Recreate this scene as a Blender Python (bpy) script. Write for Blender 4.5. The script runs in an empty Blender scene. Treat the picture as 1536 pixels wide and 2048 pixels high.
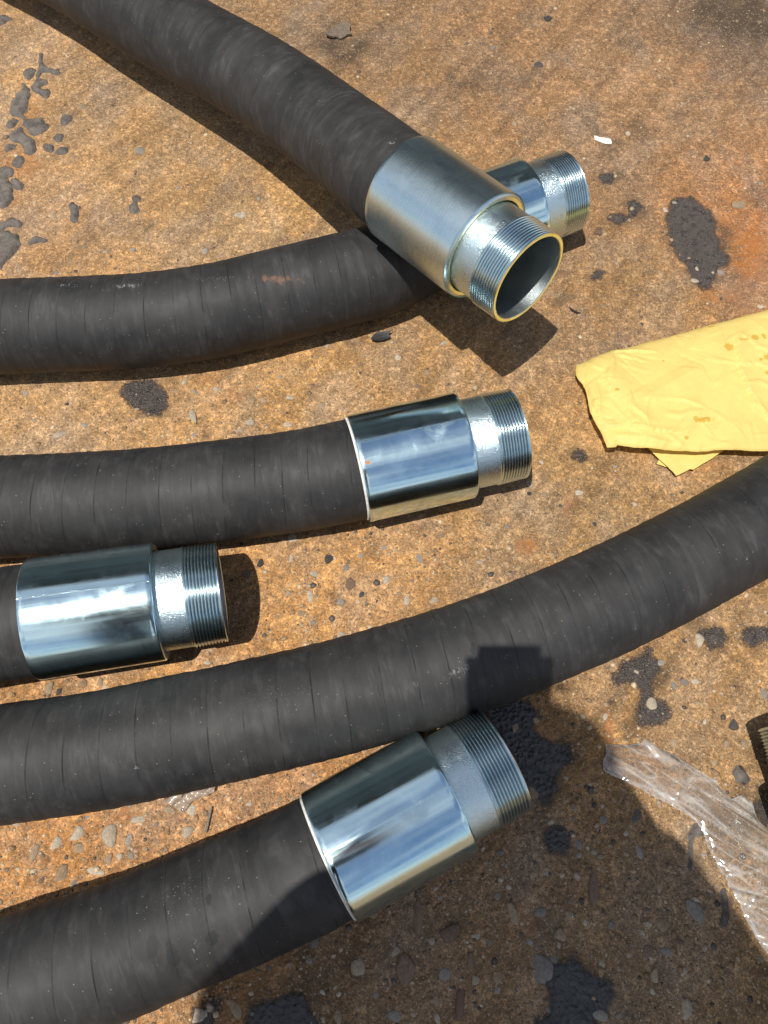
import bpy, bmesh, math, random
import numpy as np
from mathutils import Vector, geometry as geo

random.seed(7)
rng = np.random.default_rng(11)
S = bpy.context.scene
COL = S.collection
PI = math.pi

# ------------------------------------------------------------------ camera, sky, sun, exposure
CAM_H, TILT, FPX = 0.90, math.radians(23.0), 1539.0
cam_d = bpy.data.cameras.new('camera')
cam_d.sensor_fit = 'VERTICAL'
cam_d.sensor_height = 34.6
cam_d.lens = FPX / 2048 * 34.6
cam_d.clip_start, cam_d.clip_end = 0.01, 500
cam = bpy.data.objects.new('camera', cam_d)
COL.objects.link(cam)
cam.location = (0, 0, CAM_H)
cam.rotation_euler = (TILT, 0, 0)
S.camera = cam

SUN_V = Vector((0.20, 0.215, -1.0))            # the way the sunlight travels
sun_d = bpy.data.lights.new('sun', 'SUN')
sun_d.energy = 4.7
sun_d.angle = math.radians(0.53)
sun_d.color = (1.0, 0.955, 0.88)
sun = bpy.data.objects.new('sun', sun_d)
COL.objects.link(sun)
sun.location = (-2, -2, 9)
sun.rotation_euler = SUN_V.to_track_quat('-Z', 'Y').to_euler()

W = bpy.data.worlds.new('World')
S.world = W
W.use_nodes = True
wn, wl = W.node_tree.nodes, W.node_tree.links
bg = wn['Background']
sky = wn.new('ShaderNodeTexSky')
sky.sky_type = 'NISHITA'
sky.sun_disc = False
sky.sun_elevation = math.atan2(1.0, math.hypot(SUN_V.x, SUN_V.y))
sky.sun_rotation = math.atan2(-SUN_V.x, -SUN_V.y)
sky.air_density, sky.dust_density, sky.ozone_density = 1.0, 0.6, 1.0
tc = wn.new('ShaderNodeTexCoord')
sep = wn.new('ShaderNodeSeparateXYZ')
wl.new(tc.outputs['Generated'], sep.inputs[0])
den = wn.new('ShaderNodeMath'); den.operation = 'MAXIMUM'; den.inputs[1].default_value = 0.0
wl.new(sep.outputs[2], den.inputs[0])
den2 = wn.new('ShaderNodeMath'); den2.operation = 'ADD'; den2.inputs[1].default_value = 0.22
wl.new(den.outputs[0], den2.inputs[0])
div = wn.new('ShaderNodeVectorMath'); div.operation = 'DIVIDE'
cmb = wn.new('ShaderNodeCombineXYZ')
for i in range(3):
    wl.new(den2.outputs[0], cmb.inputs[i])
wl.new(tc.outputs['Generated'], div.inputs[0])
wl.new(cmb.outputs[0], div.inputs[1])
cn = wn.new('ShaderNodeTexNoise')
cn.inputs['Scale'].default_value = 2.1
cn.inputs['Detail'].default_value = 8
cn.inputs['Roughness'].default_value = 0.55
wl.new(div.outputs[0], cn.inputs['Vector'])
cr = wn.new('ShaderNodeValToRGB')
cr.color_ramp.elements[0].position = 0.43
cr.color_ramp.elements[1].position = 0.60
wl.new(cn.outputs['Fac'], cr.inputs[0])
cm = wn.new('ShaderNodeMixRGB')
cm.inputs[2].default_value = (8.2, 8.3, 8.5, 1)
wl.new(cr.outputs[0], cm.inputs[0])
wl.new(sky.outputs[0], cm.inputs[1])
wl.new(cm.outputs[0], bg.inputs[0])
bg.inputs[1].default_value = 0.105

S.view_settings.view_transform = 'Standard'
S.view_settings.look = 'None'
S.view_settings.exposure = 0.05
S.view_settings.gamma = 1.0
S.cycles.max_bounces = 10
S.cycles.transparent_max_bounces = 16
S.cycles.caustics_reflective = False
S.cycles.caustics_refractive = False

# ------------------------------------------------------------------ measuring the place
ct, st = math.cos(TILT), math.sin(TILT)


def at(px, py, h=0.0):
    """World point at height h that stands where the photograph shows (px, py)."""
    cx, cy = (px - 768) / FPX, (1024 - py) / FPX
    d = (cx, cy * ct + st, cy * st - ct)
    t = (CAM_H - h) / -d[2]
    return Vector((d[0] * t, d[1] * t, h))


def proj(p):
    x, y, z = p[0], p[1], p[2] - CAM_H
    f = y * st - z * ct
    u = y * ct + z * st
    return 768 + FPX * x / f, 1024 - FPX * u / f


def hash2(ix, iy, s):
    h = (ix.astype(np.int64) * 374761393 + iy.astype(np.int64) * 668265263 + s * 1442695041) & 0x7fffffff
    h = ((h ^ (h >> 13)) * 1274126177) & 0x7fffffff
    h = (h ^ (h >> 16)) & 0xffff
    return h / 65535.0


def vnoise(x, y, s=0):
    ix, iy = np.floor(x), np.floor(y)
    fx, fy = x - ix, y - iy
    fx, fy = fx * fx * (3 - 2 * fx), fy * fy * (3 - 2 * fy)
    a, b = hash2(ix, iy, s), hash2(ix + 1, iy, s)
    c, d = hash2(ix, iy + 1, s), hash2(ix + 1, iy + 1, s)
    return (a + (b - a) * fx) * (1 - fy) + (c + (d - c) * fx) * fy


def fbm(x, y, s=0, o=4):
    r, amp, f = 0, 0.5, 1.0
    for k in range(o):
        r = r + amp * (vnoise(x * f + 17.3 * k, y * f - 9.1 * k, s + k) - 0.5)
        amp *= 0.5
        f *= 2.03
    return r


def gz(x, y):
    x, y = np.asarray(x, float), np.asarray(y, float)
    return 0.0045 * fbm(x * 6, y * 6, 3, 3) + 0.0016 * fbm(x * 45, y * 45, 8, 3)


def gz1(x, y):
    return float(gz(np.array([x]), np.array([y]))[0])


# ------------------------------------------------------------------ object helpers
def empty(name, loc=(0, 0, 0)):
    o = bpy.data.objects.new(name, None)
    COL.objects.link(o)
    o.location = loc
    o.empty_display_size = 0.03
    return o


def tag(o, label=None, cat=None, group=None, kind=None):
    if label: o['label'] = label
    if cat: o['category'] = cat
    if group: o['group'] = group
    if kind: o['kind'] = kind
    return o


def link(name, me, mat=None, parent=None):
    o = bpy.data.objects.new(name, me)
    COL.objects.link(o)
    if mat: me.materials.append(mat)
    if parent: o.parent = parent
    return o


def mesh(name, V, F, smooth=True, off=None, uv=None):
    me = bpy.data.meshes.new(name)
    V = np.asarray(V, float)
    if off is not None: V = V - np.array(off)
    me.from_pydata(V.tolist(), [], F)
    if smooth: me.shade_smooth()
    if uv is not None:
        l = me.uv_layers.new(name='UVMap')
        vi = np.empty(len(me.loops), np.int32)
        me.loops.foreach_get('vertex_index', vi)
        l.data.foreach_set('uv', np.asarray(uv)[vi].astype(np.float32).ravel())
    me.update()
    return me


def attr(me, name, vals):
    a = me.attributes.new(name, 'FLOAT', 'POINT')
    a.data.foreach_set('value', np.asarray(vals, np.float32))


def attr_col(me, name, vals):
    a = me.attributes.new(name, 'FLOAT_COLOR', 'POINT')
    v = np.ones((len(vals), 4), np.float32)
    v[:, :3] = vals
    a.data.foreach_set('color', v.ravel())


def lin(r, g, b):
    f = lambda c: c / 255 / 12.92 if c / 255 <= .04045 else ((c / 255 + .055) / 1.055) ** 2.4
    return np.array([f(r), f(g), f(b)])


# ------------------------------------------------------------------ materials
class NT:
    def __init__(s, name):
        s.m = bpy.data.materials.new(name)
        s.m.use_nodes = True
        s.n, s.l = s.m.node_tree.nodes, s.m.node_tree.links
        s.b = s.n['Principled BSDF']
        s.out = s.n['Material Output']

    def new(s, t, **k):
        n = s.n.new(t)
        for a, v in k.items(): setattr(n, a, v)
        return n

    def set(s, n, key, v):
        if isinstance(v, bpy.types.NodeSocket): s.l.new(v, n.inputs[key])
        else: n.inputs[key].default_value = (*v, 1) if hasattr(v, '__len__') and len(v) == 3 else v
        return n

    def p(s, **k):
        names = dict(color='Base Color', rough='Roughness', metal='Metallic', normal='Normal', spec='Specular IOR Level',
                     coat='Coat Weight', coatr='Coat Roughness', aniso='Anisotropic', sheen='Sheen Weight', trans='Transmission Weight',
                     alpha='Alpha')
        for a, v in k.items(): s.set(s.b, names[a], v)
        return s

    def obj(s): return s.new('ShaderNodeTexCoord').outputs['Object']
    def uvc(s): return s.new('ShaderNodeTexCoord').outputs['UV']

    def at(s, name, out='Fac'):
        n = s.new('ShaderNodeAttribute'); n.attribute_name = name
        return n.outputs[out]

    def map(s, v, scale):
        n = s.new('ShaderNodeMapping')
        s.l.new(v, n.inputs[0])
        n.inputs['Scale'].default_value = scale
        return n.outputs[0]

    def noise(s, v, scale, detail=4, rough=.55, dist=0.0, col=False):
        n = s.new('ShaderNodeTexNoise')
        if v is not None: s.l.new(v, n.inputs['Vector'])
        n.inputs['Scale'].default_value = scale
        n.inputs['Detail'].default_value = detail
        n.inputs['Roughness'].default_value = rough
        n.inputs['Distortion'].default_value = dist
        return n.outputs['Color' if col else 'Fac']

    def vor(s, v, scale, feature='F1', out='Distance', rnd=1.0):
        n = s.new('ShaderNodeTexVoronoi'); n.feature = feature
        s.l.new(v, n.inputs['Vector'])
        n.inputs['Scale'].default_value = scale
        n.inputs['Randomness'].default_value = rnd
        return n.outputs[out]

    def ramp(s, f, stops):
        n = s.new('ShaderNodeValToRGB')
        s.l.new(f, n.inputs[0])
        e = n.color_ramp.elements
        while len(e) < len(stops): e.new(0.5)
        for k, (p_, c) in enumerate(stops):
            e[k].position = p_
            e[k].color = (*c, 1) if hasattr(c, '__len__') else (c, c, c, 1)
        return n.outputs[0]

    def mix(s, f, a, b, mode='MIX'):
        n = s.new('ShaderNodeMixRGB'); n.blend_type = mode
        for k, v in ((0, f), (1, a), (2, b)):
            if isinstance(v, bpy.types.NodeSocket): s.l.new(v, n.inputs[k])
            elif k == 0: n.inputs[0].default_value = v
            else: n.inputs[k].default_value = (*v, 1) if hasattr(v, '__len__') else (v, v, v, 1)
        return n.outputs[0]

    def math(s, op, a, b=0.0, c=None):
        n = s.new('ShaderNodeMath'); n.operation = op
        for k, v in ((0, a), (1, b), (2, c)):
            if v is None: continue
            if isinstance(v, bpy.types.NodeSocket): s.l.new(v, n.inputs[k])
            else: n.inputs[k].default_value = v
        return n.outputs[0]

    def new_bw(s, c):
        n = s.new('ShaderNodeRGBToBW'); s.l.new(c, n.inputs[0])
        return n.outputs[0]

    def bump(s, h, strength=.5, dist=.001, normal=None):
        n = s.new('ShaderNodeBump')
        n.inputs['Strength'].default_value = strength
        n.inputs['Distance'].default_value = dist
        s.l.new(h, n.inputs['Height'])
        if normal is not None: s.l.new(normal, n.inputs['Normal'])
        return n.outputs[0]


def concrete_material():
    m = NT('stained_concrete')
    o = m.obj()
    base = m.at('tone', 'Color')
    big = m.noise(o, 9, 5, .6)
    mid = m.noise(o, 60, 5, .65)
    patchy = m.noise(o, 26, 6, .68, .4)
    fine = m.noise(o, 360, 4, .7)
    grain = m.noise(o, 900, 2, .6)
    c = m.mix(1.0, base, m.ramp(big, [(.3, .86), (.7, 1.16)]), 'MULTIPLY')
    c = m.mix(1.0, c, m.ramp(patchy, [(.34, .84), (.5, 1.0), (.66, 1.18)]), 'MULTIPLY')
    c = m.mix(1.0, c, m.ramp(mid, [(.30, .76), (.5, 1.02), (.70, 1.28)]), 'MULTIPLY')
    c = m.mix(1.0, c, m.ramp(fine, [(.28, .62), (.5, 1.0), (.70, 1.5)]), 'MULTIPLY')
    c = m.mix(1.0, c, m.ramp(grain, [(.3, .72), (.7, 1.3)]), 'MULTIPLY')
    fk = m.noise(o, 150, 6, .70, .6)
    c = m.mix(m.ramp(fk, [(.52, 0), (.59, .72)]), c, m.mix(1.0, c, (1.95, 1.92, 1.85), 'MULTIPLY'))
    fd = m.noise(m.map(o, (1.07, 1, 3)), 250, 4, .7, .5)
    c = m.mix(m.ramp(fd, [(.55, 0), (.66, .7)]), c, m.mix(1.0, c, (.42, .40, .38), 'MULTIPLY'))
    gr = m.new('ShaderNodeMapping'); m.l.new(o, gr.inputs[0]); gr.inputs['Rotation'].default_value = (0, 0, -.93)
    groove = m.noise(m.map(gr.outputs[0], (2.2, 42, 1)), 1.0, 4, .55, .25)
    c = m.mix(1.0, c, m.ramp(groove, [(.36, .80), (.50, 1.0), (.64, 1.12)]), 'MULTIPLY')
    # rusty orange blotches
    ru = m.noise(o, 22, 6, .7)
    ru = m.math('ADD', ru, m.math('MULTIPLY', m.at('rust'), .55))
    rm = m.ramp(ru, [(.62, 0), (.92, .80)])
    c = m.mix(rm, c, (.36, .135, .034))
    gy = m.noise(m.map(o, (1.3, 1, 2)), 7.5, 5, .62, .6)
    c = m.mix(m.ramp(gy, [(.44, 0), (.68, .40)]), c, m.mix(1.0, m.new_bw(c), (1.06, .98, .86), 'MULTIPLY'))
    # brown soaked-in stain
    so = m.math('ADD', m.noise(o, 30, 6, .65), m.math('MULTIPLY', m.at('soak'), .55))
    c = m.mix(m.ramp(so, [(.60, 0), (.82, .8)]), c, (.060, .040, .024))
    # pale cement scabs and sand grains
    pa = m.noise(o, 120, 5, .75, .6)
    c = m.mix(m.ramp(pa, [(.57, 0), (.70, .6)]), c, (.62, .46, .27))
    v1 = m.vor(o, 520)
    cell = m.vor(o, 520, out='Color')
    cs = m.new('ShaderNodeSeparateColor'); m.l.new(cell, cs.inputs[0])
    sand = m.math('MULTIPLY', m.ramp(v1, [(.22, 1), (.42, 0)]), m.ramp(cs.outputs[0], [(.86, 0), (.90, 1)]))
    c = m.mix(m.math('MULTIPLY', sand, .6), c, (.80, .66, .46))
    dark = m.math('MULTIPLY', m.ramp(v1, [(.25, 1), (.45, 0)]), m.ramp(cs.outputs[1], [(.87, 0), (.90, 1)]))
    c = m.mix(m.math('MULTIPLY', dark, .75), c, (.05, .036, .026))
    v2 = m.vor(o, 190)
    c2 = m.vor(o, 190, out='Color')
    cs2 = m.new('ShaderNodeSeparateColor'); m.l.new(c2, cs2.inputs[0])
    peb = m.math('MULTIPLY', m.ramp(v2, [(.26, 1), (.36, 0)]), m.ramp(cs2.outputs[0], [(.76, 0), (.79, 1)]))
    c = m.mix(m.math('MULTIPLY', peb, .55), c, m.mix(cs2.outputs[1], (.17, .12, .08), (.50, .39, .26)))
    h = m.math('ADD', m.math('MULTIPLY', mid, .8), m.math('MULTIPLY', fine, .9))
    h = m.math('ADD', h, m.math('MULTIPLY', sand, .28))
    h = m.math('ADD', h, m.math('MULTIPLY', peb, .9))
    h = m.math('ADD', h, m.math('MULTIPLY', grain, .3))
    h = m.math('ADD', h, m.math('MULTIPLY', groove, .9))
    h = m.math('ADD', h, m.math('MULTIPLY', fk, 1.0))
    m.p(color=c, rough=m.ramp(fine, [(.3, .95), (.7, .62)]), normal=m.bump(h, .9, .0022), spec=.35)
    return m.m


def stone_material(name, c0, c1, dust=.35):
    m = NT(name)
    oi = m.new('ShaderNodeObjectInfo')
    o = m.obj()
    c = m.mix(oi.outputs['Random'], c0, c1)
    n = m.noise(o, 4.0, 5, .65)
    c = m.mix(1.0, c, m.ramp(n, [(.3, .62), (.7, 1.35)]), 'MULTIPLY')
    n2 = m.noise(o, 9.0, 4, .7, 1.0)
    c = m.mix(m.math('MULTIPLY', m.ramp(n2, [(.48, 0), (.66, 1)]), dust), c, (.26, .15, .065))
    m.p(color=c, rough=.6, normal=m.bump(n2, .5, .05), spec=.4)
    return m.m


def tar_material(name, c, rough, amp, sparkle, sc=330, soak=0.0, spec=.5):
    m = NT(name)
    o = m.obj()
    n = m.noise(o, sc, 4, .75)
    n1 = m.noise(o, 90, 4, .6)
    v = m.vor(o, sc * 1.3)
    col = m.mix(m.ramp(n1, [(.35, 0), (.7, 1)]), tuple(x * .6 for x in c), tuple(x * 1.5 for x in c))
    sp = m.ramp(n, [(.54, 0), (.66, sparkle)])  # sparkle: glints painted into the colour as pale specks, here and below
    col = m.mix(sp, col, (.30, .23, .16))
    cc = m.new('ShaderNodeSeparateColor'); m.l.new(m.vor(o, sc * 1.3, out='Color'), cc.inputs[0])
    gl_ = m.math('MULTIPLY', m.ramp(v, [(.20, 1), (.45, 0)]), m.ramp(cc.outputs[0], [(.78, 0), (.82, 1)]))
    col = m.mix(m.math('MULTIPLY', gl_, sparkle), col, m.mix(cc.outputs[1], (.20, .14, .09), (.62, .52, .42)))
    h = m.math('ADD', n, m.math('MULTIPLY', v, .6))
    m.p(color=col, rough=m.ramp(n1, [(.3, rough), (.7, min(1, rough + .25))]), normal=m.bump(h, 1.0, amp), spec=spec)
    if soak:                                   # the oil thins out and breaks up towards its border
        cov = m.math('ADD', m.math('MULTIPLY', m.at('edge'), 1.0), m.math('MULTIPLY', m.math('SUBTRACT', m.noise(o, 260, 5, .75), .5), 2.0 * soak))
        tr = m.new('ShaderNodeBsdfTransparent')
        mx = m.new('ShaderNodeMixShader')
        m.l.new(m.ramp(cov, [(.10, 0), (.62, .97)]), mx.inputs[0])
        m.l.new(tr.outputs[0], mx.inputs[1]); m.l.new(m.b.outputs[0], mx.inputs[2])
        m.l.new(mx.outputs[0], m.out.inputs[0])
    return m.m


def hose_material():
    m = NT('black_hose_rubber')
    uv = m.uvc()
    s = m.new('ShaderNodeSeparateXYZ'); m.l.new(uv, s.inputs[0])
    u, v = s.outputs[0], s.outputs[1]           # u metres along, v turns around
    oi = m.new('ShaderNodeObjectInfo')
    wob = m.noise(m.map(uv, (11, 0, 1)), 1.0, 3)
    t = m.math('ADD', m.math('DIVIDE', u, .0352), v)
    t = m.math('ADD', t, m.math('MULTIPLY', wob, .42))
    fr = m.math('FRACT', t)
    seam = m.ramp(fr, [(0.0, 0), (.958, 0), (.982, 1), (.999, 0)])
    brk = m.noise(m.map(uv, (30, 9, 1)), 1.0, 3)
    wnz = m.new('ShaderNodeTexWhiteNoise'); wnz.noise_dimensions = '1D'
    m.l.new(m.math('ADD', m.math('FLOOR', t), m.math('MULTIPLY', oi.outputs['Random'], 99.0)), wnz.inputs['W'])
    seamk = m.math('MULTIPLY', seam, m.ramp(brk, [(.38, .0), (.70, .9)]))
    seamk = m.math('MULTIPLY', seamk, m.ramp(wnz.outputs['Value'], [(.10, .55), (.8, 1.0)]))
    # cloth-wrap impressions: short pale dabs lying round the hose
    dab = m.noise(m.map(uv, (105, 11, 1)), 1.0, 4, .6, .35)
    blot = m.noise(m.map(uv, (26, 9, 1)), 1.0, 5, .6)
    weave = m.noise(m.map(uv, (900, 160, 1)), 1.0, 2)
    dust = m.math('MULTIPLY', m.ramp(dab, [(.50, 0), (.68, 1)]), m.ramp(blot, [(.38, .08), (.62, 1)]))
    up = m.new('ShaderNodeNewGeometry')
    c = m.mix(m.ramp(blot, [(.3, 0), (.7, 1)]), (.0165, .0163, .0166), (.0320, .0310, .0308))
    c = m.mix(m.math('MULTIPLY', dust, .40), c, (.086, .084, .084))
    film = m.noise(m.map(uv, (9, 3, 1)), 1.0, 5, .65)
    c = m.mix(m.math('MULTIPLY', m.ramp(film, [(.48, 0), (.74, 1)]), .22), c, (.078, .068, .062))
    c = m.mix(m.math('MULTIPLY', seamk, .92), c, (.005, .006, .006))
    stri = m.noise(m.map(uv, (420, 2.2, 1)), 1.0, 3, .6)
    c = m.mix(1.0, c, m.ramp(stri, [(.32, .90), (.68, 1.12)]), 'MULTIPLY')
    c = m.mix(1.0, c, m.ramp(wnz.outputs['Value'], [(0, .88), (1, 1.14)]), 'MULTIPLY')
    # grit specks
    g1 = m.vor(m.map(uv, (330, 126, 1)), 1.0)
    gc = m.vor(m.map(uv, (330, 126, 1)), 1.0, out='Color')
    gs = m.new('ShaderNodeSeparateColor'); m.l.new(gc, gs.inputs[0])
    grit = m.math('MULTIPLY', m.ramp(g1, [(.10, 1), (.2, 0)]), m.ramp(gs.outputs[0], [(.94, 0), (.96, 1)]))
    g2 = m.math('ADD', m.noise(m.map(uv, (700, 260, 1)), 1.0, 2), m.math('MULTIPLY', m.at('sand'), .215))
    grit = m.math('MAXIMUM', grit, m.math('MULTIPLY', m.ramp(g2, [(.78, 0), (.84, 1)]), m.ramp(m.at('sand'), [(.02, 0), (.2, 1)])))
    c = m.mix(m.math('MULTIPLY', grit, .75), c, (.36, .28, .18))
    # chalky scuffs, rust smear, fresh black wet marks
    sc = m.math('ADD', m.noise(m.map(uv, (260, 60, 1)), 1.0, 5, .7, 1.5), m.math('MULTIPLY', m.at('scuff'), .5))
    c = m.mix(m.math('MULTIPLY', m.ramp(sc, [(.80, 0), (.98, 1)]), .7), c, (.38, .37, .36))
    rs = m.math('ADD', m.noise(m.map(uv, (120, 30, 1)), 1.0, 4), m.math('MULTIPLY', m.at('rust'), .6))
    c = m.mix(m.math('MULTIPLY', m.ramp(rs, [(.78, 0), (1.0, 1)]), .7), c, (.21, .095, .045))
    wt = m.math('ADD', m.noise(m.map(uv, (90, 25, 1)), 1.0, 3), m.math('MULTIPLY', m.at('wet'), .7))
    wm = m.ramp(wt, [(.86, 0), (.94, 1)])
    c = m.mix(m.math('MULTIPLY', wm, .8), c, (.012, .012, .013))
    scr = m.noise(m.map(uv, (60, 420, 1)), 1.0, 3, .6, 2.5)
    c = m.mix(m.math('MULTIPLY', m.ramp(scr, [(.735, 0), (.76, 1)]), .35), c, (.22, .21, .2))
    h = m.math('SUBTRACT', m.math('MULTIPLY', dab, .22), m.math('MULTIPLY', seamk, 1.1))
    h = m.math('ADD', h, m.math('MULTIPLY', fr, .55))
    h = m.math('ADD', h, m.math('MULTIPLY', weave, .10))
    h = m.math('ADD', h, m.math('MULTIPLY', blot, .4))
    m.p(color=c, rough=m.ramp(blot, [(.3, .54), (.7, .74)]), normal=m.bump(h, .75, .0013), spec=.34)
    return m.m


def zinc_material(name, base, r0, r1, streak=0.0, cast=0.0, speckle=(0.0, 1.0), aniso=0.0, smudge=.25, clean=False):
    m = NT(name)
    uv = m.uvc()
    o = m.obj()
    st_ = m.noise(m.map(uv, (30, 900, 1)) if streak >= 0 else m.map(uv, (2600, 1.2, 1)), 1.0, 4, .6)
    bl = m.noise(m.map(uv, (24, 8, 1)), 1.0, 5, .65, .6)
    c = m.mix(m.ramp(bl, [(.35, 0), (.68, 1)]), tuple(x * .93 for x in base), tuple(min(1, x * 1.05) for x in base))
    sm = m.ramp(m.noise(m.map(uv, (17, 7, 1)), 1.0, 6, .6, 1.2), [(.55, 0), (.70, 1)])
    r = m.math('ADD', m.ramp(bl, [(.3, r0), (.7, r1)]), m.math('MULTIPLY', sm, smudge))
    if streak: r = m.math('ADD', r, m.math('MULTIPLY', m.ramp(st_, [(.45, 0), (.8, 1)]), .10 if streak > 0 else .05))
    ru = m.ramp(m.math('ADD', m.noise(o, 220, 4), m.math('MULTIPLY', m.at('rust'), .7)), [(.86, 0), (.98, 1)])
    c = m.mix(ru, c, (.42, .20, .09))
    nick = m.ramp(m.noise(m.map(uv, (260, 30, 1)), 1.0, 3, .6, 1.0), [(.76, 0), (.80, .5)])
    if not clean: c = m.mix(nick, c, (.86, .87, .86))
    wav = m.noise(m.map(uv, (1.6, 30, 1)), 1.0, 3)
    h = m.math('ADD', m.math('MULTIPLY', st_, abs(streak) * .02), m.math('MULTIPLY', wav, .34 if cast == 0 and not clean else 0))
    if cast:
        h = m.math('ADD', h, m.math('MULTIPLY', m.noise(o, 800, 2, .6), cast))
        h = m.math('ADD', h, m.math('MULTIPLY', m.noise(o, 230, 3), cast * .25))
    c = m.mix(m.math('MULTIPLY', m.at('groove'), .82), c, (.085, .10, .105))      # thread roots coloured dark, painting in the shade between ridges
    m.p(color=c, metal=m.math('SUBTRACT', 1.0, ru), rough=r, normal=m.bump(h, .6, .001), aniso=aniso)
    return m.m


def plain(name, c, rough=.6, metal=0.0, var=.25, scale=60, bump=.0004, spec=.4):
    m = NT(name)
    o = m.obj()
    n = m.noise(o, scale, 5, .6)
    col = m.mix(1.0, c, m.ramp(n, [(.3, 1 - var), (.7, 1 + var)]), 'MULTIPLY')
    m.p(color=col, rough=rough, metal=metal, normal=m.bump(n, .6, bump), spec=spec)
    return m.m


def paper_material():
    m = NT('yellow_paper')
    o = m.obj()
    n = m.noise(o, 40, 5, .6)
    f = m.noise(o, 700, 2, .6)
    c = m.mix(1.0, (.80, .615, .20), m.ramp(n, [(.3, .95), (.7, 1.05)]), 'MULTIPLY')
    c = m.mix(1.0, c, m.ramp(f, [(.3, .97), (.7, 1.03)]), 'MULTIPLY')
    sp = m.math('ADD', m.noise(o, 150, 4, .6), m.math('MULTIPLY', m.at('spot'), .6))
    c = m.mix(m.ramp(sp, [(.82, 0), (.98, .70)]), c, (.52, .30, .016))
    bd = m.new('ShaderNodeBsdfTranslucent')
    m.l.new(c, bd.inputs[0])
    cr = m.noise(o, 70, 6, .6, 1.2)
    m.p(color=c, rough=.55, spec=.3, normal=m.bump(cr, .22, .0022))
    mx = m.new('ShaderNodeMixShader'); mx.inputs[0].default_value = .18
    m.l.new(m.b.outputs[0], mx.inputs[1]); m.l.new(bd.outputs[0], mx.inputs[2])
    m.l.new(mx.outputs[0], m.out.inputs[0])
    return m.m


def film_material(name, tint, haze, clear):
    m = NT(name)
    o = m.obj()
    rot = m.new('ShaderNodeMapping'); m.l.new(o, rot.inputs[0]); rot.inputs['Rotation'].default_value = (0, 0, .60)
    a = m.noise(m.map(rot.outputs[0], (6, 50, 20)), 1.0, 3, .5, .5)
    a2 = m.noise(m.map(o, (20, 14, 10)), 1.0, 2, .5, .4)

    def ridge(n, w): return m.ramp(m.math('ABSOLUTE', m.math('SUBTRACT', n, .5)), [(0.0, 1), (w * .4, .55), (w * 1.8, .0)])
    crease = m.math('MAXIMUM', m.math('MULTIPLY', ridge(a, .020), .85), m.math('MULTIPLY', m.math('MULTIPLY', ridge(a2, .008), .7), m.ramp(m.noise(o, 11, 2), [(.5, 0), (.62, 1)])))
    crease = m.math('MAXIMUM', crease, m.ramp(m.noise(o, 16, 3, .5, .8), [(.54, 0), (.76, .5)]))
    fold = m.at('fold')
    milk = m.math('ADD', m.math('MULTIPLY', crease, haze), m.math('MULTIPLY', fold, haze * .8))
    milk = m.math('ADD', milk, haze * .20)
    tr = m.new('ShaderNodeBsdfTransparent'); tr.inputs[0].default_value = (*clear, 1)
    m.p(color=tint, rough=.16, spec=.5, normal=m.bump(a, .7, .004))
    gl = m.new('ShaderNodeBsdfGlossy'); gl.inputs['Roughness'].default_value = .10
    m.l.new(m.bump(a, .5, .004), gl.inputs['Normal'])
    fz = m.new('ShaderNodeFresnel'); fz.inputs[0].default_value = 1.5
    m.l.new(m.bump(a, .5, .004), fz.inputs['Normal'])
    m1 = m.new('ShaderNodeMixShader')
    m.l.new(m.math('MULTIPLY', fz.outputs[0], 1.7), m1.inputs[0])
    m.l.new(tr.outputs[0], m1.inputs[1]); m.l.new(gl.outputs[0], m1.inputs[2])
    m2 = m.new('ShaderNodeMixShader')
    m.l.new(m.math('MINIMUM', milk, .85), m2.inputs[0])
    m.l.new(m1.outputs[0], m2.inputs[1]); m.l.new(m.b.outputs[0], m2.inputs[2])
    m.l.new(m2.outputs[0], m.out.inputs[0])
    return m.m


M_CON = concrete_material()
M_STONES = [stone_material('pale_stone', (.46, .38, .28), (.64, .55, .43), .35),
            stone_material('tan_stone', (.34, .24, .15), (.48, .37, .25), .4),
            stone_material('grey_stone', (.24, .21, .18), (.40, .36, .31), .3),
            stone_material('brown_stone', (.17, .112, .078), (.29, .195, .135), .3),
            stone_material('dark_stone', (.055, .050, .048), (.11, .10, .092), .12)]
M_TAR = tar_material('dried_grey_tar', (.120, .103, .088), .7, .0012, .12)
M_OIL = tar_material('oil_soaked_grit', (.056, .043, .037), .20, .0026, .50, 420, 1.0, 1.0)
M_BLACK = tar_material('wet_black_tar', (.034, .033, .034), .30, .0050, .06, 150, .5, 1.0)
M_HOSE = hose_material()
M_ZINC = zinc_material('bright_zinc', (.64, .84, .89), .10, .19, 1.0, smudge=.14)
M_BRUSH = zinc_material('brushed_zinc', (.62, .755, .785), .25, .29, -8.0, smudge=.0, clean=True)
M_COLLAR = zinc_material('cast_zinc', (.66, .80, .83), .24, .34, 0.0, cast=1.1, smudge=.06, clean=True)
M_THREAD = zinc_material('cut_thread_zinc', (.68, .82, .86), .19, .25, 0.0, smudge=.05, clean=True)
M_BORE = zinc_material('bore_zinc', (.46, .52, .53), .34, .46, 1.0, cast=.6, smudge=.1)
M_YELLOW = plain('yellow_zinc_edge', (.70, .67, .46), .28, 1.0, .15, 90, .0002)
M_LINER = plain('white_liner', (.74, .73, .68), .6, 0, .2, 260, .0006)
M_PAPER = paper_material()
M_FILM = film_material('clear_film', (.74, .71, .66), .33, (.90, .87, .83))
M_WRAP = film_material('brown_wrap', (.42, .33, .26), .85, (.75, .66, .56))
M_STEEL = plain('dull_steel', (.30, .28, .25), .5, .7, .3, 400, .0006)
M_SCRAP = plain('white_scrap', (.72, .68, .60), .7, 0, .15, 200, .0004)
M_LEAF = plain('blackened_leaf', (.035, .034, .034), .55, 0, .35, 200, .0006)
M_TWIG = plain('black_twig', (.02, .018, .016), .7, 0, .3, 300, .0006)
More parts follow.
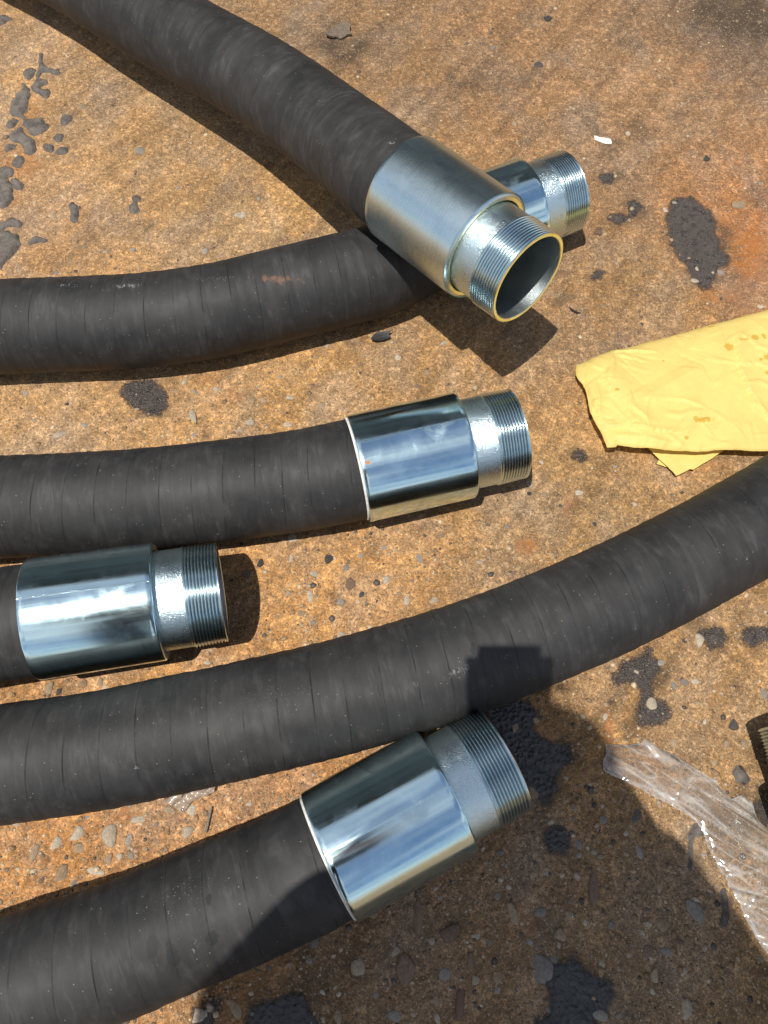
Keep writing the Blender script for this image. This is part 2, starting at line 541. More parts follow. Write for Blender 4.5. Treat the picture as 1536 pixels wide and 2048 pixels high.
M_FLAKE = plain('grey_brown_flake', (.15, .115, .085), .8, 0, .35, 220, .0012)

# ------------------------------------------------------------------ ground
def axis_coords(lo, hi, step, far):
    inner = np.arange(lo, hi + step * .5, step)
    out = [hi]
    d = step
    while out[-1] < far:
        d *= 1.35
        out.append(out[-1] + d)
    neg = [lo]
    d = step
    while neg[-1] > -far:
        d *= 1.35
        neg.append(neg[-1] - d)
    return np.concatenate([np.array(neg[:0:-1]), inner, np.array(out[1:])])


gxs = axis_coords(-.80, .82, .0032, 60)
gys = axis_coords(-.36, 1.16, .0032, 60)
GX, GY = np.meshgrid(gxs, gys)
ny, nx = GX.shape
near = (np.abs(GX) < 2) & (GY > -1.5) & (GY < 2.5)
GZ = np.where(near, gz(GX, GY), 0)
gv = np.stack([GX.ravel(), GY.ravel(), GZ.ravel()], 1)
idx = np.arange(ny * nx).reshape(ny, nx)
gq = np.stack([idx[:-1, :-1], idx[:-1, 1:], idx[1:, 1:], idx[1:, :-1]], -1).reshape(-1, 4)
gm = bpy.data.meshes.new('ground')
gm.vertices.add(len(gv)); gm.vertices.foreach_set('co', gv.ravel())
gm.loops.add(gq.size); gm.loops.foreach_set('vertex_index', gq.ravel().astype(np.int32))
gm.polygons.add(len(gq)); gm.polygons.foreach_set('loop_start', np.arange(0, gq.size, 4, dtype=np.int32))
gm.update(calc_edges=True)
gm.shade_smooth()
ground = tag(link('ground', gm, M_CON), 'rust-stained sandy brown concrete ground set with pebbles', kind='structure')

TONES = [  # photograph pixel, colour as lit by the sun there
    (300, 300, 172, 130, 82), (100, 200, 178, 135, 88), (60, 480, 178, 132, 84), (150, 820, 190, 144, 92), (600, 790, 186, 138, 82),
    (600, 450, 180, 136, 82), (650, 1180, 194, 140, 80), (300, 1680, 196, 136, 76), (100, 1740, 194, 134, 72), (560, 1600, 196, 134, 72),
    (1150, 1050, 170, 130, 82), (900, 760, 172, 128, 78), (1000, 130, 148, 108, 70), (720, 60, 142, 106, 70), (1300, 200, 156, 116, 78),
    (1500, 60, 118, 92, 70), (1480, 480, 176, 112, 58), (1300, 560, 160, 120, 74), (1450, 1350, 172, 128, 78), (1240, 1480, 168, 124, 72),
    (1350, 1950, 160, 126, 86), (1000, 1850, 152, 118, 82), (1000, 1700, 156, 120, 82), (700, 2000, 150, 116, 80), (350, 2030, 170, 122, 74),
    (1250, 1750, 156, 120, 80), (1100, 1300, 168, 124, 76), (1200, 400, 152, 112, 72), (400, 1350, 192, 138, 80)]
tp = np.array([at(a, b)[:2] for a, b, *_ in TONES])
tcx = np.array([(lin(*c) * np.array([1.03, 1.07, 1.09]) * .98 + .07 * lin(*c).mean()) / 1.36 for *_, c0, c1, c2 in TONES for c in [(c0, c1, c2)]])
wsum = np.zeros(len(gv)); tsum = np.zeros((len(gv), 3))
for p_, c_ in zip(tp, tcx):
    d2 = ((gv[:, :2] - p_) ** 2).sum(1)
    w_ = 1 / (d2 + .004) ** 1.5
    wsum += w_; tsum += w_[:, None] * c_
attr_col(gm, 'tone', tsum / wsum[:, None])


def blobs(pts, V):
    r = np.zeros(len(V))
    for px, py, rx, ry, ang, s in pts:
        c = at(px, py)
        k = FPX / ((c - cam.location).length)
        d = V[:, :2] - np.array(c[:2])
        ca, sa = math.cos(math.radians(ang)), math.sin(math.radians(ang))
        x, y = d[:, 0] * ca + d[:, 1] * sa, -d[:, 0] * sa + d[:, 1] * ca
        r = np.maximum(r, s * np.exp(-((x * k / rx) ** 2 + (y * k / ry) ** 2)))
    return r


attr(gm, 'rust', blobs([(1500, 500, 40, 90, -20, .9), (1460, 590, 40, 25, 0, .6), (440, 780, 50, 60, 0, .42), (1055, 1095, 24, 20, 0, .8),
                        (1135, 1010, 16, 60, -20, .5), (1215, 1440, 14, 50, 0, .75), (30, 330, 60, 60, 0, .5), (45, 230, 25, 60, 0, .5),
                        (90, 130, 30, 40, 0, .4), (1050, 1830, 25, 60, 0, .5), (560, 1580, 90, 40, 10, .35), (250, 1640, 200, 60, 10, .25),
                        (1400, 160, 60, 50, 0, .3), (1380, 930, 50, 30, 0, .4), (1420, 590, 30, 20, 0, .5)], gv))



# ------------------------------------------------------------------ irregular flat shapes
def rough_loop(pts, amp, minlen):
    pts = [np.array(p, float) for p in pts]
    while True:
        out, done = [], True
        for i, p in enumerate(pts):
            q = pts[(i + 1) % len(pts)]
            out.append(p)
            L = np.linalg.norm(q - p)
            if L > minlen:
                n = np.array([-(q - p)[1], (q - p)[0]]) / L
                out.append((p + q) / 2 + n * rng.normal() * amp * L)
                done = False
        pts = out
        if done: return np.array(pts)


def smooth_loop(P, it=2):
    for _ in range(it):
        P = .5 * P + .25 * np.roll(P, 1, 0) + .25 * np.roll(P, -1, 0)
    return P


def tri_fill(loop, step):
    lo, hi = loop.min(0), loop.max(0)
    xs = np.arange(lo[0], hi[0], step); ys = np.arange(lo[1], hi[1], step * .87)
    P = []
    for j, y in enumerate(ys):
        for x in xs:
            P.append((x + (step / 2 if j % 2 else 0) + rng.uniform(-.2, .2) * step, y + rng.uniform(-.2, .2) * step))
    P = np.array(P) if P else np.zeros((0, 2))
    if len(P):
        dd = np.sqrt(((P[:, None, :] - loop[None]) ** 2).sum(-1)).min(1)
        P = P[dd > step * .45]
    co = [Vector(p) for p in loop] + [Vector(p) for p in P]
    n = len(loop)
    r = geo.delaunay_2d_cdt(co, [], [list(range(n))], 1, 1e-7)
    V = np.array([(v.x, v.y) for v in r[0]])
    return V, [list(f) for f in r[2]]


def edge_dist(V, loop):
    return np.sqrt(((V[:, None, :] - loop[None]) ** 2).sum(-1)).min(1)


def patch(name, px, mat, thick, step=.0045, amp=.13, minlen=.004, noise=.0006, sm=1, parent=None, label=None, wid=.005):
    loop = np.array([at(*p)[:2] for p in px])
    loop = smooth_loop(rough_loop(loop, amp, minlen), sm)
    V, F = tri_fill(loop, step)
    d = edge_dist(V, loop)
    e = 1 - np.exp(-d / wid)
    z = gz(V[:, 0], V[:, 1]) - .0007 + (thick + .0007) * e + noise * e * fbm(V[:, 0] * 130, V[:, 1] * 130, 21, 3) * 2
    z = np.where(d < 1e-5, gz(V[:, 0], V[:, 1]) - .0007, z)
    me = mesh(name, np.c_[V, z], F)
    attr(me, 'edge', np.clip(d / .015, 0, 1))
    o = link(name, me, mat, parent)
    if label: o['label'] = label
    return o


def Z(ox, oy, s, pts): return [(ox + x / s, oy + y / s) for x, y in pts]


OIL = [
 (Z(1140, 340, 3.879, [(710,380),(740,260),(800,210),(860,200),(930,180),(1000,215),(1060,285),(1110,300),(1145,370),(1170,450),(1190,530),(1175,590),(1240,640),(1270,720),(1230,770),(1165,790),(1130,880),(1105,940),(1020,965),(980,910),(920,870),(890,780),(850,720),(800,670),(750,580),(720,490)]), M_OIL, 'large dark oil stain right of the crossed couplings'),
 (Z(1140, 340, 3.879, [(270,390),(310,320),(400,325),(440,340),(450,220),(510,210),(570,250),(605,305),(540,330),(520,380),(480,400),(400,460),(370,440),(300,420)]), M_OIL, 'bow-shaped oil stain'),
 (Z(1140, 340, 3.879, [(195,75),(230,20),(300,0),(370,30),(385,60),(345,120),(310,135),(230,120)]), M_OIL, None),
 (Z(1140, 340, 3.879, [(130,815),(190,745),(240,765),(290,810),(260,870),(200,885),(145,850)]), M_OIL, None),
 (Z(200, 720, 3.072, [(105,180),(150,110),(210,85),(330,85),(360,115),(420,170),(450,230),(440,290),(400,345),(350,365),(270,350),(215,310),(185,330),(175,300),(130,270)]), M_OIL, 'round glossy oil stain under the hose edge'),
 (Z(200, 720, 3.072, [(610,440),(650,405),(680,440),(640,475)]), M_OIL, None),
 (Z(1180, 1180, 4.315, [(130,710),(200,680),(260,580),(330,560),(400,540),(430,470),(500,455),(570,470),(570,560),(630,610),(650,680),(610,760),(560,830),(580,900),(690,960),(740,1050),(720,1120),(640,1195),(540,1210),(430,1230),(370,1150),(370,1060),(390,960),(400,870),(300,830),(240,880),(180,840),(140,760)]), M_OIL, 'long wet oil stain above the plastic film'),
 (Z(1180, 1180, 4.315, [(870,390),(940,280),(1010,320),(1080,280),(1190,330),(1180,470),(1120,520),(1060,545),(1000,520),(960,440)]), M_OIL, None),
 (Z(1180, 1180, 4.315, [(1280,400),(1370,280),(1450,300),(1600,260),(1600,480),(1470,500),(1380,530),(1300,480)]), M_OIL, None),
 (Z(1180, 1180, 4.315, [(120,980),(150,890),(210,900),(250,990),(240,1035),(180,1030)]), M_OIL, None),
 (Z(1180, 1180, 4.315, [(-60,750),(0,720),(50,740),(60,780),(10,800),(-40,790)]), M_OIL, None),
 ([(958,1424),(1010,1400),(1060,1388),(1085,1425),(1090,1465),(1150,1480),(1155,1530),(1120,1560),(1110,1610),(1070,1612),(1050,1575),(1000,1500)], M_BLACK, 'black tar patch beside the lowest coupling'),
 ([(1075,1680),(1090,1655),(1140,1655),(1152,1690),(1135,1715),(1090,1720)], M_BLACK, None),
 ([(1080,1935),(1110,1915),(1160,1910),(1190,1940),(1235,1965),(1240,2010),(1200,2040),(1190,2090),(1080,2090),(1060,2030),(1090,1985),(1075,1960)], M_BLACK, 'large black tar patch in the lower shade'),
 ([(478,2060),(490,2004),(530,1992),(555,1985),(580,1972),(620,1990),(650,2040),(640,2095),(470,2095)], M_BLACK, None),
 (Z(1100, 580, 3.523, [(110,1170),(150,1110),(190,1085),(240,1100),(275,1140),(250,1230),(200,1225),(120,1220)]), M_OIL, None),
 ([(366,1998),(430,1982),(452,2010),(442,2044),(370,2060)], M_OIL, None),
 ([(1490,1612),(1520,1590),(1575,1585),(1580,1660),(1525,1668)], M_OIL, None),
 ([(1110,1470),(1140,1455),(1152,1500),(1140,1540),(1115,1530)], M_BLACK, None),
]
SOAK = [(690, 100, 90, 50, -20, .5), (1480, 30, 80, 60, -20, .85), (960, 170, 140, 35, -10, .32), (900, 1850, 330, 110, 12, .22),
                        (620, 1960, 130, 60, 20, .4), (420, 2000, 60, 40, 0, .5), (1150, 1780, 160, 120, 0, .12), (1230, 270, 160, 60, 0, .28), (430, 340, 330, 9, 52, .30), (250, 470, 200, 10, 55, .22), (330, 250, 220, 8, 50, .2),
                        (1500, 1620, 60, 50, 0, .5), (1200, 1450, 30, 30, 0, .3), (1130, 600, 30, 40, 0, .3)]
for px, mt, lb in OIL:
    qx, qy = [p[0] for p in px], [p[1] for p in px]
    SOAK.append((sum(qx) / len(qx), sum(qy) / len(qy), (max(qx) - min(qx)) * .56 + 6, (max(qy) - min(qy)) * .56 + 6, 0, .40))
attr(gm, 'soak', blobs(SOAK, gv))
for px, mt, lb in OIL:
    patch('oil_stain', px, mt, .0011 if mt is M_OIL else .0024, step=.0045 if mt is M_OIL else .003, amp=.16, minlen=.003, noise=.0008 if mt is M_OIL else .0026,
          sm=1, parent=ground, label=lb)

TAR = [Z(0, 60, 4.097, p) for p in [
 [(315,215),(345,190),(360,215),(355,270),(370,300),(410,330),(490,350),(490,375),(450,380),(400,365),(350,370),(335,400),(385,410),(390,440),(340,460),(350,480),(400,475),(415,500),(395,560),(365,555),(340,535),(300,515),(270,490),(258,460),(290,440),(305,400),(320,330)],
 [(205,345),(250,325),(295,330),(270,380),(245,410),(210,380)],
 [(165,460),(190,445),(215,465),(245,500),(250,550),(225,600),(225,660),(190,680),(215,710),(205,735),(160,710),(105,700),(85,650),(100,590),(140,570),(130,545),(180,500)],
 [(200,740),(350,730),(365,770),(400,780),(395,810),(350,840),(290,865),(240,850),(215,800),(190,780)],
 [(75,880),(150,820),(200,800),(210,870),(270,900),(300,970),(280,1010),(230,1025),(190,1000),(170,930),(90,910)],
 [(50,780),(110,730),(150,745),(110,790),(70,805)], [(40,985),(70,945),(130,940),(125,975),(60,1000)],
 [(505,745),(530,710),(590,715),(590,745),(540,780),(510,775)], [(437,890),(480,865),(520,865),(500,920),(470,920)],
 [(357,960),(380,945),(435,955),(430,1000),(375,985)], [(460,1010),(500,980),(565,965),(550,1015),(480,1028)],
 [(105,1090),(150,1045),(200,1045),(195,1085),(160,1130),(115,1120)], [(0,1140),(60,1130),(110,1145),(95,1200),(40,1215),(-20,1200)],
 [(95,1230),(140,1225),(195,1270),(175,1310),(125,1300)], [(-40,1240),(60,1215),(105,1290),(110,1380),(60,1440),(20,1460),(-40,1400)],
 [(565,1450),(605,1412),(635,1450),(640,1500),(635,1560),(605,1575),(575,1540)],
 [(1085,1370),(1150,1375),(1150,1410),(1120,1425),(1160,1490),(1110,1500),(1055,1490),(1065,1440),(1095,1420)],
 [(230,1735),(300,1690),(380,1710),(375,1745),(320,1735),(250,1765)],
 [(-40,1560),(40,1580),(100,1540),(180,1580),(150,1620),(60,1600),(30,1640),(-40,1660)],
 [(-40,1680),(60,1640),(150,1690),(170,1760),(110,1830),(40,1900),(10,1960),(-40,1960)],
 [(-40,-90),(40,-110),(110,-90),(60,-70),(-40,-20)]]]
TAR += [Z(1100, 1400, 3.16, p) for p in [
 [(920,740),(960,800),(975,870),(910,890),(910,1000),(900,1080),(870,1090),(860,1060),(885,1000),(875,850)],
 [(1075,1200),(1110,1180),(1125,1300),(1125,1410),(1085,1440),(1065,1410),(1085,1350)],
 [(1160,450),(1190,400),(1230,450),(1265,500),(1240,530),(1180,515)], [(510,760),(540,690),(580,690),(570,750),(540,775)]]]
for px in TAR:
    cx_, cy_ = sum(p[0] for p in px) / len(px), sum(p[1] for p in px) / len(px)
    px = [(x + 3.0 * (x - cx_) / (math.hypot(x - cx_, y - cy_) + .01), y + 3.0 * (y - cy_) / (math.hypot(x - cx_, y - cy_) + .01)) for x, y in px]
    patch('tar_spot', px, M_TAR, .0046, step=.004, amp=.06, minlen=.0028, noise=.0007, sm=1, parent=ground, wid=.0016)

# ------------------------------------------------------------------ hoses and couplings
HR, SR, TR, NR, BR = .0610, .0660, .0572, .0556, .0508      # hose, sleeve, thread crest, collar, bore radii
LS, LC, LT = .1325, .0300, .0370                             # sleeve, collar, thread lengths
PITCH = .0352
HGROUP = 'black rubber hoses with threaded metal couplings'


def frame(d):
    d = Vector(d).normalized()
    s = d.cross(Vector((0, 0, 1))).normalized()
    n = s.cross(d).normalized()
    return d, s, n


def lathe(name, c, d, prof, mat, parent, seg=144, off=None, rfun=None, sharp=32):
    """Surface of revolution round the axis c + t*d; prof is a list of (t, r)."""
    d, s, n = frame(d)
    prof = np.array(prof)
    a = np.linspace(0, 2 * PI, seg, endpoint=False)
    R = prof[:, 1][:, None] * np.ones(seg)[None]
    if rfun is not None: R = R + rfun(prof[:, 0][:, None], a[None])
    C = np.array(c)[None, None] + prof[:, 0][:, None, None] * np.array(d)[None, None]
    V = C + R[..., None] * (np.cos(a)[None, :, None] * np.array(n) + np.sin(a)[None, :, None] * np.array(s))
    m = len(prof)
    F = []
    for i in range(m - 1):
        for j in range(seg):
            k = (j + 1) % seg
            F.append((i * seg + j, i * seg + k, (i + 1) * seg + k, (i + 1) * seg + j))
    uv = np.stack([np.repeat(np.cumsum(np.r_[0, np.hypot(*np.diff(prof, axis=0).T)]), seg), np.tile(a / (2 * PI), m)], 1)
    me = mesh(name, V.reshape(-1, 3), F, True, off, uv)
    if sharp: me.set_sharp_from_angle(angle=math.radians(sharp))
    return link(name, me, mat, parent)


def spline(P, step):
    P = [np.array(p) for p in P]
    P = [2 * P[0] - P[1]] + P + [2 * P[-1] - P[-2]]
    out = []
    for i in range(1, len(P) - 2):
        p0, p1, p2, p3 = P[i - 1:i + 3]
        t0 = 0; t1 = t0 + np.linalg.norm(p1 - p0) ** .5; t2 = t1 + np.linalg.norm(p2 - p1) ** .5; t3 = t2 + np.linalg.norm(p3 - p2) ** .5
        for t in np.linspace(t1, t2, 40, endpoint=False):
            a1 = (t1 - t) / (t1 - t0) * p0 + (t - t0) / (t1 - t0) * p1
            a2 = (t2 - t) / (t2 - t1) * p1 + (t - t1) / (t2 - t1) * p2
            a3 = (t3 - t) / (t3 - t2) * p2 + (t - t2) / (t3 - t2) * p3
            b1 = (t2 - t) / (t2 - t0) * a1 + (t - t0) / (t2 - t0) * a2
            b2 = (t3 - t) / (t3 - t1) * a2 + (t - t1) / (t3 - t1) * a3
            out.append((t2 - t) / (t2 - t1) * b1 + (t - t1) / (t2 - t1) * b2)
    out.append(P[-2])
    Q = np.array(out)
    for _ in range(12):
        Q[1:-1] = .5 * Q[1:-1] + .25 * Q[:-2] + .25 * Q[2:]
    L = np.r_[0, np.cumsum(np.linalg.norm(np.diff(Q, axis=0), axis=1))]
    s = np.linspace(0, L[-1], int(L[-1] / step) + 1)
    return np.stack([np.interp(s, L, Q[:, k]) for k in range(3)], 1), s


HOSE_LINES = []


def hose_tube(P, parent, off, marks, seed, phase=0.0, press=None):
    C, s = spline(P, .0022)
    HOSE_LINES.append(C)
    T = np.gradient(C, axis=0)
    for _ in range(6):
        T[1:-1] = .5 * T[1:-1] + .25 * T[:-2] + .25 * T[2:]
    T /= np.linalg.norm(T, axis=1)[:, None]
    Sd = np.cross(T, [0, 0, 1.0]); Sd /= np.linalg.norm(Sd, axis=1)[:, None]
    N = np.cross(Sd, T)
    seg = 112
    a = np.linspace(PI, 3 * PI, seg + 1)          # the texture seam lies underneath
    U, A = np.meshgrid(s, a, indexing='ij')
    t = U / PITCH + A / (2 * PI) + phase
    fr = t - np.floor(t)
    x, y = U * 14 + seed * 7.7, np.cos(A) * 1.3 + seed
    y2 = np.sin(A) * 1.3 - seed
    R = HR + .00046 * (fr - .5) - .0003 * np.exp(-((fr - .975) / .03) ** 2)
    R += .0016 * (fbm(x, y, 31, 3) + fbm(x + 3.3, y2, 37, 3)) * .8
    R += .0005 * np.sin(2 * PI * U / .0176 + 2 * vnoise(U * 9, A * 0 + seed, 5)) * (fbm(U * 5 + seed, A * .5, 4, 2) + .5) * .6
    flat = np.clip(-np.cos(A) - .80, 0, 1)          # the hose settles a little where it lies
    R -= flat * .006
    V = C[:, None] + R[..., None] * (np.cos(A)[..., None] * N[:, None] + np.sin(A)[..., None] * Sd[:, None])
    n, m = U.shape
    ix = np.arange(n * m).reshape(n, m)
    F = np.stack([ix[:-1, :-1], ix[:-1, 1:], ix[1:, 1:], ix[1:, :-1]], -1).reshape(-1, 4)
    V = V.reshape(-1, 3)
    if press is not None:                     # weighed down where the other hose lies on it
        V[:, 2] *= 1 - .13 * np.exp(-((V[:, 0] - press[0]) ** 2 + (V[:, 1] - press[1]) ** 2) / .075 ** 2)
    uv = np.stack([U.ravel() + phase * PITCH + 0.0, A.ravel() / (2 * PI)], 1)
    me = mesh('hose_body', V, F.tolist(), True, off, uv)
    paint(me, V, marks, ('sand', 'scuff', 'rust', 'wet'))
    return link('hose_body', me, M_HOSE, parent)


def paint(me, V, marks, keys):
    for k in keys:
        r = np.zeros(len(V))
        for kk, px, py, h, rx, ry, ang, sv in marks:
            if kk != k: continue
            c = np.array(at(px, py, h))
            sc = FPX / np.linalg.norm(c - np.array([0, 0, CAM_H]))
            d = V - c
            ca, sa = math.cos(math.radians(ang)), math.sin(math.radians(ang))
            x, y = d[:, 0] * ca + d[:, 1] * sa, -d[:, 0] * sa + d[:, 1] * ca
            if k == 'sand': sv, rx, ry = sv * .62, rx * 1.5, ry * 1.5
            r = np.maximum(r, sv * np.exp(-((x * sc / rx) ** 2 + (y * sc / ry) ** 2) - (d[:, 2] / .05) ** 2))
        attr(me, k, r)


def coupling(root, c, d, off, brushed=False, liner=False, LS=LS, marks=()):
    """Sleeve crimped on the hose end, then the pipe nipple with its collar and tapered thread. c: back of the sleeve."""
    d = Vector(d).normalized()
    W_ = .0075
    ch = .0012
    prof = [(.004, HR + .0006), (.0, HR + .0012), (.0, SR - ch), (.0004, SR - ch * .35), (ch, SR)]
    prof += [(x, SR) for x in np.linspace(ch, LS - .002, 30)[1:]]
    if brushed:
        prof += [(LS - .0042, SR - .0002), (LS - .0022, SR - .0011), (LS - .0006, SR - .0028), (LS, SR - .0046)]
    else:
        prof += [(LS - .0010, SR - .0003), (LS - .0002, SR - .0012), (LS, SR - .0022)]
    fe = lathe('ferrule', c, d, prof, M_BRUSH if brushed else M_ZINC, root, 176, off)
    ph = rng.uniform(0, 6)
    Vw = np.array([v.co for v in fe.data.vertices]) + np.array(off)
    paint(fe.data, Vw, marks, ('rust',))
    lathe('end_face', c, d, [(LS, SR - .0046 if brushed else SR - .0022), (LS - .0004, NR + .0022), (LS - .004, NR + .0008)], M_YELLOW if brushed else M_COLLAR, fe, 120, off)
    # nipple
    e = LS - .012
    nip = lathe('pipe_nipple', c, d, [(e, NR), (LS + .004, NR), (LS + LC * .5, NR), (LS + LC, NR), (LS + LC + .0006, NR - .0008)], M_COLLAR, root, 144, off)
    t0, t1 = LS + LC, LS + LC + LT
    ts = np.linspace(t0, t1, int(LT / .00022))
    pitch = .0035

    def thr(t, a):
        q = t / pitch + a / (2 * PI)
        f = np.abs(2 * (q - np.floor(q)) - 1)
        f = np.clip(f * 1.25 - .06, 0, 1)
        run = np.clip((t - t0) / .0028, 0, 1) * np.clip((t1 - .0006 - t) / .0016, 0, 1)
        return -.0022 * f * run + (1 - np.clip((t - t0) / .0010, 0, 1)) * (NR - TR)
    prof = [(t, TR - (t - t0) / 32 * 1.0) for t in ts]
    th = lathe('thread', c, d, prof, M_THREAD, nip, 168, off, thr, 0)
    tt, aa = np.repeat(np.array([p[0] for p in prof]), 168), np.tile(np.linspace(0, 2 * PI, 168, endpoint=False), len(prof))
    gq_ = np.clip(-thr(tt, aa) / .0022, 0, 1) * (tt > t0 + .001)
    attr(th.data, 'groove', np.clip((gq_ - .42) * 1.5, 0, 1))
    re = TR - LT / 32
    lathe('rim', c, d, [(t1, re - .0001), (t1 + .0008, re - .0012), (t1 + .0008, BR + .0010), (t1 + .0001, BR + .0002)], M_YELLOW if brushed else M_THREAD, nip, 144, off)
    lathe('bore', c, d, [(t1 + .0001, BR + .0002), (t1 - .05, BR), (t1 - .10, BR), (t1 - .18, BR), (t1 - .181, .0002)], M_BORE, nip, 120, off)
    if liner:
        def wob(t, a): return .0011 * (vnoise(a * 5 + ph, t * 900 + ph, 9) - .35) + .0006 * np.sin(a * 2 + ph)
        lathe('liner_edge', c, d, [(-.0006, HR - .001), (-.0020, HR + .0008), (-.0024, HR + .0016), (-.0016, HR + .0026), (-.0002, HR + .0028)], M_LINER, root, 132, off, wob)
    return fe


def hose(label, path, front=None, back=None, brushed=False, liner=False, marks=(), seed=1, phase=0.0, press=None):
    """path: (px, py, h) of the hose axis; back/front: sleeve back and thread end, both ends of the coupling axis."""
    P = [at(*p) for p in path]
    d = None
    if back:
        b, f = at(*back), at(*front)
        d = (f - b).normalized()
        P += [b - d * .03, b + d * .01]
    off = Vector((P[len(P) // 2].x, P[len(P) // 2].y, 0))
    if back: off = Vector((b.x, b.y, 0))
    root = tag(empty('rubber_hose', off), label, 'hose', HGROUP)
    hose_tube(P, root, off, marks, seed, phase, press)
    if back: coupling(root, b, d, off, brushed, liner, LS + .008 if brushed else LS, marks=[k for k in marks if k[0] == 'rust'])
    return root


G = HR - .0006
GS = SR - .0004
# top hose, lying across the next one
hose('topmost black hose whose brushed coupling rests across another hose, open bore facing forward',
     [(-230, -235, .085), (-50, -150, .092), (124, -66, .100), (240, 4, .107), (370, 78, .116), (525, 167, .130), (690, 285, .155)],
     (1069, 567, .206), (811, 379, .183), True, False,
     [('scuff', 780, 275, .25, 22, 6, -10, .7), ('sand', 540, 110, .25, 120, 40, -30, .25), ('scuff', 400, 5, .25, 30, 14, -30, .6)], 1, .3)
# second hose, under the top one
hose('black hose with a rust smear whose coupling lies under the brushed one',
     [(-260, 668, G), (-120, 662, G), (0, 655, G), (286, 642, G), (430, 622, G), (573, 588, G), (745, 542, G), (830, 503, G)],
     (1155, 377, GS), (885, 475, GS), False, False,
     [('rust', 555, 556, .12, 55, 9, 0, .8), ('scuff', 250, 573, .12, 40, 9, 0, .75), ('scuff', 130, 570, .12, 60, 9, 0, .6),
      ('scuff', 425, 560, .12, 100, 10, 3, .5), ('scuff', 700, 462, .12, 16, 6, 10, .5)], 2, .1, at(842, 500, G))
# middle hose
hose('middle black hose with mirror-bright coupling and white liner edge, left of the yellow paper',
     [(-260, 1022, G), (-120, 1019, G), (0, 1014, G), (150, 1008, G), (297, 998, G), (446, 982, G), (600, 961, G)],
     (1039, 866, GS), (715, 938, GS), False, True,
     [('rust', 737, 946, .10, 9, 6, 0, 1.4), ('sand', 250, 935, .12, 200, 30, 0, .3), ('scuff', 420, 1030, .1, 14, 12, 30, .5), ('scuff', 430, 1065, .08, 30, 10, 20, .5)], 3, .6)
# left coupling
hose('short stretch of black hose with mirror-bright coupling at the left edge, casting a rounded shadow',
     [(-300, 1290, .125), (-160, 1270, .105), (0, 1249, .089)],
     (444, 1184, GS), (71, 1238, .087), False, False, [], 4, .2)
# long plain hose
hose('long plain black hose crossing the whole picture with chalk scuffs and no coupling',
     [(-300, 1580, G), (-150, 1553, G), (0, 1528, G), (200, 1499, G), (400, 1457, G), (600, 1412, G), (730, 1378, G), (943, 1312, G), (1170, 1220, G), (1350, 1133, G),
      (1470, 1068, G), (1600, 990, G), (1760, 880, G)], None, None, False, False,
     [('scuff', 915, 1352, .09, 45, 16, 25, .9), ('scuff', 830, 1378, .09, 18, 12, 20, .8), ('scuff', 1000, 1325, .09, 20, 10, 20, .7),
      ('sand', 560, 1390, .12, 110, 35, 10, .9), ('sand', 230, 1470, .12, 110, 60, 10, .7), ('scuff', 285, 1535, .09, 10, 25, -10, .6), ('wet', 272, 1525, .09, 9, 22, 0, .7),
      ('wet', 945, 1295, .12, 10, 22, 0, .8), ('scuff', 1500, 1110, .12, 10, 18, 0, .6), ('sand', 930, 1235, .12, 200, 30, 20, .35)], 5, .0)
# lowest hose
hose('lowest black hose with bright coupling half in the photographer shadow, white liner edge showing',
     [(-260, 2065, G), (-110, 2015, G), (41, 1962, G), (214, 1907, G), (346, 1852, G), (477, 1798, G), (580, 1752, G)],
     (996, 1523, GS), (658, 1711, GS), False, True,
     [('sand', 360, 1785, .12, 60, 35, 20, 1.0), ('wet', 310, 1890, .11, 18, 30, 0, .9), ('wet', 355, 1905, .10, 16, 30, 20, .9), ('wet', 435, 1870, .10, 12, 32, -20, .9),
      ('scuff', 395, 1890, .11, 28, 20, 30, .55), ('wet', 418, 1800, .12, 6, 12, 0, .9), ('sand', 80, 1900, .12, 70, 50, 10, .5)], 6, .4)
# one more, entering at the right
hose('hose end entering at the right edge, only its thread and shadow in view',
     [(1960, 2380, G), (1880, 2120, G)],
     (1632, 1452, GS), (1785, 1862, GS), False, False, [], 7, .5)

# ------------------------------------------------------------------ stones set in the concrete
def ico(sub, seed, squash):
    bm = bmesh.new()
    bmesh.ops.create_icosphere(bm, subdivisions=sub, radius=1)
    r = random.Random(seed)
    ax = [(Vector((r.gauss(0, 1), r.gauss(0, 1), r.gauss(0, .5))).normalized(), r.uniform(.42, .92)) for _ in range(9)]
    for v in bm.verts:
        p = v.co.copy()
        for a, k in ax:                       # cut flats so the pebble is faceted, not a ball
            dd = p.dot(a)
            if dd > k: p -= a * (dd - k) * .85
        p *= 1 + .10 * math.sin(3 * p.x + seed) * math.cos(2.5 * p.y + seed * 2)
        v.co = Vector((p.x, p.y, p.z * squash))
    me = bpy.data.meshes.new('stone')
    bm.to_mesh(me); bm.free()
    me.shade_smooth()
    return me


STONE_MESH = {}
for mi in range(len(M_STONES)):
    for k in range(5):
        me = ico(2, mi * 10 + k, random.uniform(.36, .5))
        me.materials.append(M_STONES[mi])
        STONE_MESH[mi, k] = me
LINES = np.concatenate([c[:, :2] for c in HOSE_LINES])
used = []


def stone(px, py, rx, ry, ang, mi, proud=.30, parent=ground):
    c = at(px, py)
    k = (c - cam.location).length / FPX
    a, b = rx * k, ry * k
    o = bpy.data.objects.new('stone', STONE_MESH[mi, random.randrange(5)])
    COL.objects.link(o)
    o.parent = parent
    r = min(a, b)
    o.scale = (a * 1.06, b * 1.06 / max(.85, ct), r * 1.0)
    o.location = (c.x, c.y, gz1(c.x, c.y) - r * (.5 - proud) + .0002)
    o.rotation_euler = (random.uniform(-.15, .15), random.uniform(-.15, .15), math.radians(ang))
    used.append((c.x, c.y, max(a, b)))
    return o


